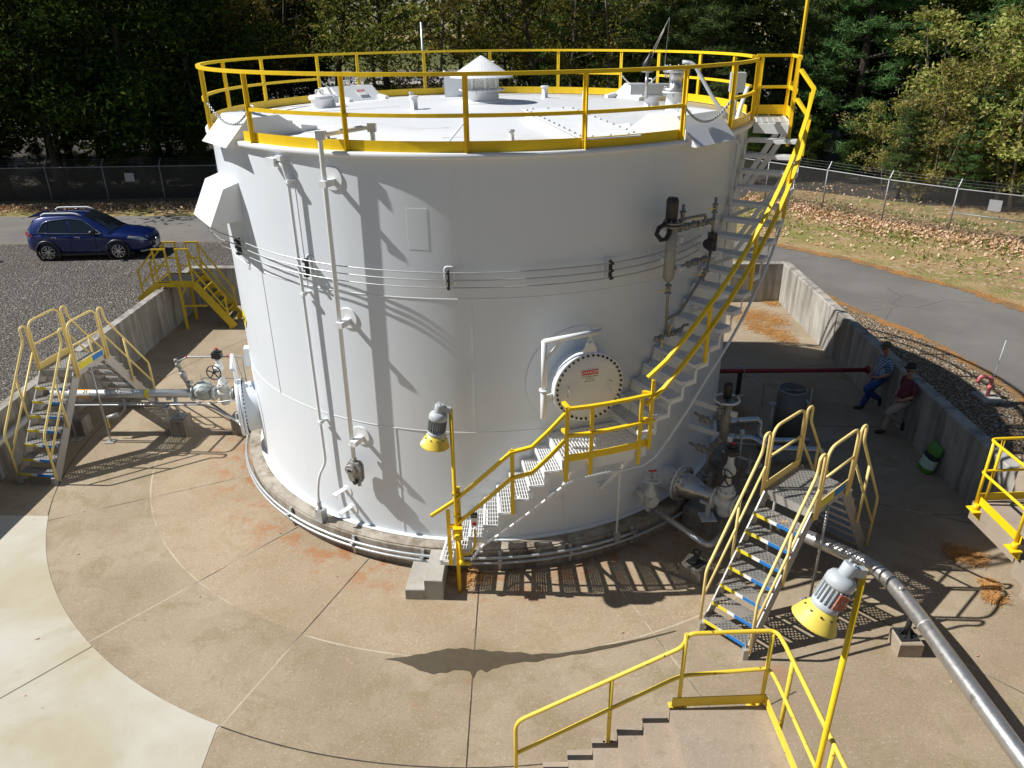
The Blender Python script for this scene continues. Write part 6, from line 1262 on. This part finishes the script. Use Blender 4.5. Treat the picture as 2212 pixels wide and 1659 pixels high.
# ------------------------------------------------------------------ trees
def leafquad(mb,p,s,r,asp=.62):
    a=V((r.gauss(0,1),r.gauss(0,1),r.gauss(0,.8))).normalized(); b=a.cross(V((r.gauss(0,1),r.gauss(0,1),r.gauss(0,1)))).normalized()
    n=len(mb.v); mb.v.extend((p-a*s-b*0,p-b*s*asp*.6+a*s*.1,p+a*s,p+b*s*asp*.6+a*s*.1)); mb.face((n,n+1,n+2,n+3))
def tree(seed,Ht,c0,spread,nl,ls,lm,bark,trunk_r,ncl=None,clr=.6,lean=0,multi=1,name='broadleaf_tree'):
    r=random.Random(seed); T=Thing(name,None,None,(0,0,0)); tb=MB(); cb=MB(); tips=[]
    for q in range(multi):
        off=V((r.uniform(-.5,.5),r.uniform(-.5,.5),0)) if multi>1 else V()
        pts=[off+V((0,0,-.2))]; x=V((r.uniform(-.06,.06),r.uniform(-.06,.06),0))+V((lean,0,0)); nseg=9
        if multi>1: x=x+off*.35
        for i in range(1,nseg+1): x=x+V((r.gauss(0,.03),r.gauss(0,.03),0)); pts.append(pts[-1]+V((x.x*Ht/nseg,x.y*Ht/nseg,Ht/nseg)))
        tb.tube(pts,[trunk_r*(1-.85*i/nseg)*(1.25 if i==0 else 1) for i in range(nseg+1)],8)
        nb=int(18/multi)+4
        for k in range(nb):
            t=c0/Ht+(1-c0/Ht)*((k+.5)/nb); f=t*nseg; i=min(nseg-1,int(f)); p=pts[i].lerp(pts[i+1],f-i); A=k*2.4+r.uniform(-.5,.5)
            prof=sin(pi*min(1,max(.12,(t-c0/Ht)/(1-c0/Ht)*.85+.18)))**.7; L=spread*prof*r.uniform(.7,1.15); d=V((cos(A),sin(A),r.uniform(.12,.65)))
            b=[p]; 
            for j in range(1,5): d=d+V((r.gauss(0,.14),r.gauss(0,.14),r.gauss(.02,.1))); b.append(b[-1]+d.normalized()*L/4)
            tb.tube(b,[trunk_r*.34*(1-t*.5)*(1-.85*j/4) for j in range(5)],5)
            for j in range(1,5):
                tips.append((b[j],j))
                for e in range(2):
                    d2=(d.normalized()+V((r.gauss(0,.7),r.gauss(0,.7),r.gauss(0,.4)))).normalized(); ee=b[j]+d2*L*.3; tb.tube([b[j],ee],[trunk_r*.09,.008],4); tips.append((ee,j))
    for i in range(nl):
        p,j=tips[int(r.random()*len(tips))]; g=clr*(.55+.6*r.random()); q=p+V((r.gauss(0,g),r.gauss(0,g),r.gauss(0,g*.6)))
        if q.z<.15: continue
        leafquad(cb,q,ls*r.uniform(.6,1.3),r)
    T.part(tb,'trunk',M[bark]); o=cb.build('crown',M[lm],T.o,(0,0,0),fix=False); return T.o
def pine(seed,Ht,c0,spread,bark='bark'):
    r=random.Random(seed); T=Thing('pine_tree',None,None,(0,0,0)); tb=MB(); cb=MB()
    tb.tube([(0,0,-.2),(.05,0,Ht*.4),(.0,.08,Ht*.75),(0,0,Ht)],[.27,.2,.11,.03],10)
    z=c0
    while z<Ht-.4:
        t=(z-c0)/(Ht-c0); L0=spread*(1-t*.75)*(.55+.45*min(1,t*6+.3))
        for k in range(5):
            A=k*2*pi/5+z*2.1+r.uniform(-.3,.3); L=L0*r.uniform(.65,1.15); d=V((cos(A),sin(A),r.uniform(-.12,.22))); b=[V((0,0,z))]
            for j in range(1,6): d=d+V((r.gauss(0,.08),r.gauss(0,.08),.03)); b.append(b[-1]+d.normalized()*L/5)
            tb.tube(b,[.055*(1-.85*j/5) for j in range(6)],5)
            for j in range(2,6):
                for e in range(3 if j<5 else 4):
                    q=b[j]+V((r.gauss(0,.28),r.gauss(0,.28),r.gauss(0.02,.09))); tb.tube([b[j],q],[.014,.006],3)
                    for w in range(30):
                        dd=V((r.gauss(0,1),r.gauss(0,1),r.gauss(.35,.6))).normalized(); s=dd.cross(V((r.gauss(0,1),r.gauss(0,1),r.gauss(0,1)))).normalized()*.016
                        q2=q+V((r.gauss(0,.12),r.gauss(0,.12),r.gauss(0,.06))); ln=r.uniform(.16,.30); n=len(cb.v); cb.v.extend((q2-s,q2+s,q2+dd*ln+s*.4,q2+dd*ln-s*.4)); cb.face((n,n+1,n+2,n+3))
        z+=r.uniform(.5,.75)
    T.part(tb,'trunk',M[bark]); cb.build('crown',M['needle'],T.o,(0,0,0),fix=False); return T.o
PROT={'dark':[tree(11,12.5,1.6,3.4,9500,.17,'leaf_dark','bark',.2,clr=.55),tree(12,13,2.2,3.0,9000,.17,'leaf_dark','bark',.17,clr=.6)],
 'olive':[tree(21,13,3.9,3.6,5200,.135,'leaf_olive','bark',.24,clr=.36),tree(22,12.5,4.9,3.3,4200,.135,'leaf_olive','bark',.2,clr=.34),tree(23,13.5,2.6,3.0,4000,.125,'leaf_olive','bark_grey',.14,clr=.36)],
 'gold':[tree(31,6.2,.4,2.3,6800,.105,'leaf_gold','bark_grey',.06,clr=.26,multi=4,name='golden_shrub'),tree(32,8.0,.6,2.4,6800,.115,'leaf_gold','bark_grey',.08,clr=.27,multi=3,name='golden_shrub')],
 'bright':[tree(41,11.5,1.0,3.2,8500,.15,'leaf_bright','bark_grey',.15,clr=.36)],
 'pine':[pine(51,13.5,1.5,3.6),pine(52,12.5,2.4,3.0)]}
used=set()
TREEN={'dark':0,'olive':0,'gold':0,'bright':0,'pine':0}
def plant(kind,i,x,y,sc,label,group,rz=None):
    pr=PROT[kind][i]; r=RNG.uniform(0,6.28) if rz is None else rz
    if (kind,i) not in used:
        used.add((kind,i)); o=pr; o.location=(x,y,gz(x)); o.rotation_euler=(0,0,r); o.scale=(sc,)*3
    else: o=dup(pr,(x,y,gz(x)),r,None,sc)
    tag(o,label,'shrub' if kind=='gold' else 'tree',group); return o
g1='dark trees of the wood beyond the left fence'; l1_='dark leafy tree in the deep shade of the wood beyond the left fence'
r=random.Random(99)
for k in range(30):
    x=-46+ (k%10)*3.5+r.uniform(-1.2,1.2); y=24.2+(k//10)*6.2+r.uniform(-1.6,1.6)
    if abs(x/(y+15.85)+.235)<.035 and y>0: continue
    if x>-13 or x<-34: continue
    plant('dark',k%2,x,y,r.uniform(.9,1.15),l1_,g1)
g2='olive spring trees beyond the left fence'; l2='olive leaved spring tree among the dark wood beyond the left fence'
for x,y,i in ((-29.5,24.0,2),(-33,26,0),(-23,27,2),(-17.5,26,2),(-14.5,30,1),(-20,33,0),(-38,24,0)): plant('olive',i,x,y,1.0,l2,g2)
g3='olive spring trees behind the tank'; l3='sparse olive leaved tree standing behind the white tank'
for x,y,i,s in ((-5.2,31,0,1.05),(-1.2,38,1,1.1),(-2.5,29,2,.9),(1.6,33,0,1.0),(3.8,30,1,1.1),(5.6,36,0,1.1),(7.4,29.5,2,1.0),(-7.2,40,2,1.1),(-12.9,33.5,1,1.05),(9,40,1,1.1),(-16,41,0,1.1),(12.5,33,0,1.0)): plant('olive',i,x,y,s,l3,g3)
plant('olive',1,-9.0,30.5,1.15,'tall dark trunked tree left of the thin mast behind the tank',None,.4)
g4='pines behind the right of the tank'; l4='dark green pine standing behind the right half of the tank'
for x,y,i,s in ((9.6,31,0,1.0),(12.6,28.5,1,1.05),(6.9,40,1,1.1)): plant('pine',i,x,y,s,l4,g4)
plant('pine',0,20.2,26.6,1.1,'tall pine with a bare black trunk rising behind the right fence',None,1.1)
for x,y,s_ in ((21.6,17.6,.42),(24.2,18.2,.55),(19.6,19.6,.38)): plant('pine',1,x,y,s_,'small young pine growing among the golden shrubs at the right fence','young pines at the right fence')
for k in range(16): x=(3+k*1.6) if k<8 else (-24+(k-8)*1.4); plant('dark',k%2,x,r.uniform(43,54),r.uniform(1.0,1.25),'dark leafy tree deep in the wood far behind the tank','dark trees far behind the tank')
plant('pine',1,18.2,29.0,1.1,'slimmer pine just left of the tall black trunked pine behind the right fence',None,2.0)
plant('pine',0,25.5,22,1.0,'dark pine hanging over the golden shrubs at the upper right',None,3.0)
g5='golden shrubs along the right fence'; l5='golden leaved shrub growing against the right fence'
for x,y,i,s in ((21.1,19.4,0,1.0),(23.3,16.8,1,1.0),(25.5,14.6,0,1.1),(22.7,21.6,1,1.05),(26.4,18.2,1,1.1),(27.9,12.8,0,1.1),(24.7,20.1,0,1.15),(28.9,16.6,1,1.1),(20.3,21.8,0,.7),(24.5,15.4,0,.6)): plant('gold',i,x,y,s,l5,g5)
g6='bright green trees at the far right'; l6='bright green leaved tree behind the golden shrubs at the right border'
for x,y,s in ((28.5,20.5,1.0),(31.5,17.5,1.0),(33.5,22,1.1),(27.5,25.5,1.1),(31,28,1.2)): plant('bright',0,x,y,s,l6,g6)
g7='dark trees behind the right shrubs'; l7='dark leafy tree in the wood behind the golden shrubs at the right'
for x,y in ((15,33),(20.5,31),(24,29),(29,33),(34,27),(20,38),(26,38),(38,20),(33,36),(13,40),(16,45),(39,31)): plant('dark',int(x)%2,x,y,r.uniform(.95,1.2),l7,g7)
plant('gold',1,14.8,31.0,.8,'small golden shrub in the gap left of the pines behind the right fence',None)
g8='low undergrowth behind the fences'; l8='low dark undergrowth bush behind the chain link fence'
r=random.Random(31)
for k in range(26):
    x=-42+k*1.55+r.uniform(-.5,.5); plant('dark',k%2,x,23.7+r.uniform(0,2.5),r.uniform(.16,.34),l8,g8)
for k in range(12):
    x=13.5+k*.9; plant('dark',k%2,x,23.5+r.uniform(0,4),r.uniform(.15,.3),l8,g8)
# far wood, hill and parking lot things
mb=MB(); r=random.Random(4)
for k in range(9000):
    x=r.uniform(-210,210); y=r.uniform(165,260); h=15+3*sin(x*.11)+3*sin(x*.037+1); leafquad(mb,V((x,y,ZG+h*r.random()**.7)),r.uniform(.7,1.5),r,1.2)
tag(mb.build('distant_wood',M['leaf_olive'],None,(0,165,ZG),fix=False),'far line of green woodland beyond the car park','woodland',None,'stuff')
mb=MB(); b=V((-9.5,60,ZG)); mb.box(b+V((0,2,1.35)),(11,4,2.7)); T=Thing('low_building','low pale grey building seen between the trees behind the tank','building',tuple(b)); T.part(mb,'wall',simple('pale_building_wall',(.40,.41,.42),.8))
mb=MB(); mb.box(b+V((0,2,2.78)),(11.4,4.4,.16)); T.part(mb,'roof',M['conc'])
for dx,w,mt in ((-3.2,2.2,'sign_grey'),(.6,2.6,'insul'),(3.6,1.0,'sign_grey')): mb=MB(); mb.box(b+V((dx,-.02,1.15)),(w,.1,2.3)); T.part(mb,'door',M[mt])
T=Thing('far_fence','pale rail fence along the car park seen through the trees','fence',(30,118,ZG)); mb=MB(); mb.tube([(0,120,ZG+2.3),(75,112,ZG+2.3)],.12,6); T.part(mb,'rail',M['white'])
for k in range(16): x=k*5; mb=MB(); mb.cyl((x,120-8*x/75,ZG),(x,120-8*x/75,ZG+2.3),.06,6); T.part(mb,'post',M['galv'])
for x,y in ((-20,96),(6,104)):
    T=Thing('lamp_standard','slender dark lamp standard in the far car park, %s'%('the left one' if x<0 else 'right of the mast'),'street lamp',(x,y,ZG)); mb=MB(); mb.cyl((x,y,ZG),(x,y,ZG+8),.09,8); T.part(mb,'pole',M['grey_iron']); mb=MB(); mb.box((x,y,ZG+8),(.9,.35,.15)); T.part(mb,'lamp_head',M['grey_iron'])

# ------------------------------------------------------------------ fallen leaves, needles, grass
def scatter(name,label,cat,fn,n,s0,s1,mat,seed,flat=.35):
    r=random.Random(seed); mb=MB()
    for i in range(n):
        p=fn(r)
        if p is None: continue
        s=r.uniform(s0,s1); a=r.uniform(0,6.28); d=V((cos(a),sin(a),r.gauss(0,flat))).normalized(); e=V((-sin(a),cos(a),r.gauss(0,flat)))*.7; k=len(mb.v)
        mb.v.extend((p-d*s,p-e*s*.7,p+d*s,p+e*s*.7)); mb.face((k,k+1,k+2,k+3))
    return tag(mb.build(name,M[mat],None,(0,0,0),fix=False),label,cat,None,'stuff')
def fnleft(r):
    x=r.uniform(-36,-9); y=21.85-abs(r.gauss(0,.75)); return V((x,y,gz(x)+.03+.05*r.random()))
scatter('fallen_leaves','drift of pale brown fallen leaves along the foot of the left fence','leaves',fnleft,7000,.05,.11,'dead',1,.6)
def fnpit(r):
    q=pit(r.uniform(-9.8,9.2),r.uniform(-8.5,8.2)); rr=math.hypot(q.x,q.y)
    return V((q.x,q.y,ZF+.01)) if rr>5.5 else None
scatter('fallen_leaves','a few stray dry leaves lying about the concrete yard floor','leaves',fnpit,130,.018,.04,'dead',9,.3)
def segp(pts,t):
    f=t*(len(pts)-1); i=min(int(f),len(pts)-2); return V(pts[i]).lerp(V(pts[i+1]),f-i)
def fnright(r):
    p=segp(RF,r.random()**1.0); s=r.gauss(-.45,.85) if r.random()<.75 else r.uniform(-5.5,6); return p+V((.8*s,.6*s,.03+.05*r.random()))
scatter('fallen_leaves','brown leaf litter strewn along the right fence and over the bank','leaves',fnright,11000,.04,.095,'dead',2,.6)
def fngr(r):
    p=segp(RF,r.random()); s=r.uniform(-4.8,2.5); q=p+V((.8*s,.6*s,.02)); 
    return q if (sin(q.x*1.7)+sin(q.y*1.3+q.x))*.5+r.gauss(0,.5)>.35 else None
r=random.Random(8); mb=MB()
for i in range(9000):
    p=fngr(r)
    if p is None: continue
    a=r.uniform(0,6.28); d=V((cos(a),sin(a),0))*.03; t=V((r.gauss(0,.03),r.gauss(0,.03),r.uniform(.06,.14))); k=len(mb.v); mb.v.extend((p-d,p+d,p+t)); mb.face((k,k+1,k+2))
tag(mb.build('grass',M['leaf_bright'],None,(0,0,0),fix=False),'thin tufts of green grass on the leafy bank at the right','grass',None,'stuff')
NC=[((8.72,6.85),.28),((8.45,6.75),.22),((8.3,6.35),.25),((8.9,6.3),.28),((9.1,6.1),.18),((8.3,5.7),.2),((8.45,5.4),.25),((8.65,5.25),.22),((8.75,4.95),.16),((8.75,4.6),.2),((8.2,-5.45),.13),((8.4,-5.55),.10),((8.12,-6.55),.08),((8.25,-6.25),.07),((7.9,1.2),.3),((7.7,.4),.3),((9.55,7.8),.15),((-.5,-5.6),.15),((5.7,-.0),.25)]
r=random.Random(6); mb=MB()
for (cx,cyy),rad_ in NC:
    for i in range(420):
        p=V((cx+r.gauss(0,rad_),cyy+r.gauss(0,rad_),ZF+.012+.03*r.random())); a=r.gauss(.3,.9); d=V((cos(a),sin(a),r.gauss(0,.12)))*r.uniform(.03,.06); e=V((-d.y,d.x,0)).normalized()*.0045; k=len(mb.v); mb.v.extend((p-d-e,p+d-e,p+d+e,p-d+e)); mb.face((k,k+1,k+2,k+3))
tag(mb.build('pine_needles',M['pineneedle'],None,(0,0,ZF),fix=False),'rust coloured clumps of dry pine needles on the yard floor','pine needles',None,'stuff')
bpy.context.view_layer.update()
# unseen trees added round the yard to block light from the low sky
r=random.Random(77)
for k in range(26):
    a=rad(195+150*k/25); R_=46+r.uniform(-4,6); plant('dark',k%2,R_*cos(a),-12+R_*sin(a),r.uniform(1.0,1.3),'dark leafy tree added out of view round the yard to screen the low sky','unseen trees added to screen the sky')
for x,y in ((-44,10),(-48,2),(-46,-6),(-50,-14),(33,8),(36,2),(34,-5),(37,-12),(35,-20)): plant('dark',int(y)%2,x,y,r.uniform(1.0,1.2),'dark leafy tree added out of view round the yard to screen the low sky','unseen trees added to screen the sky')
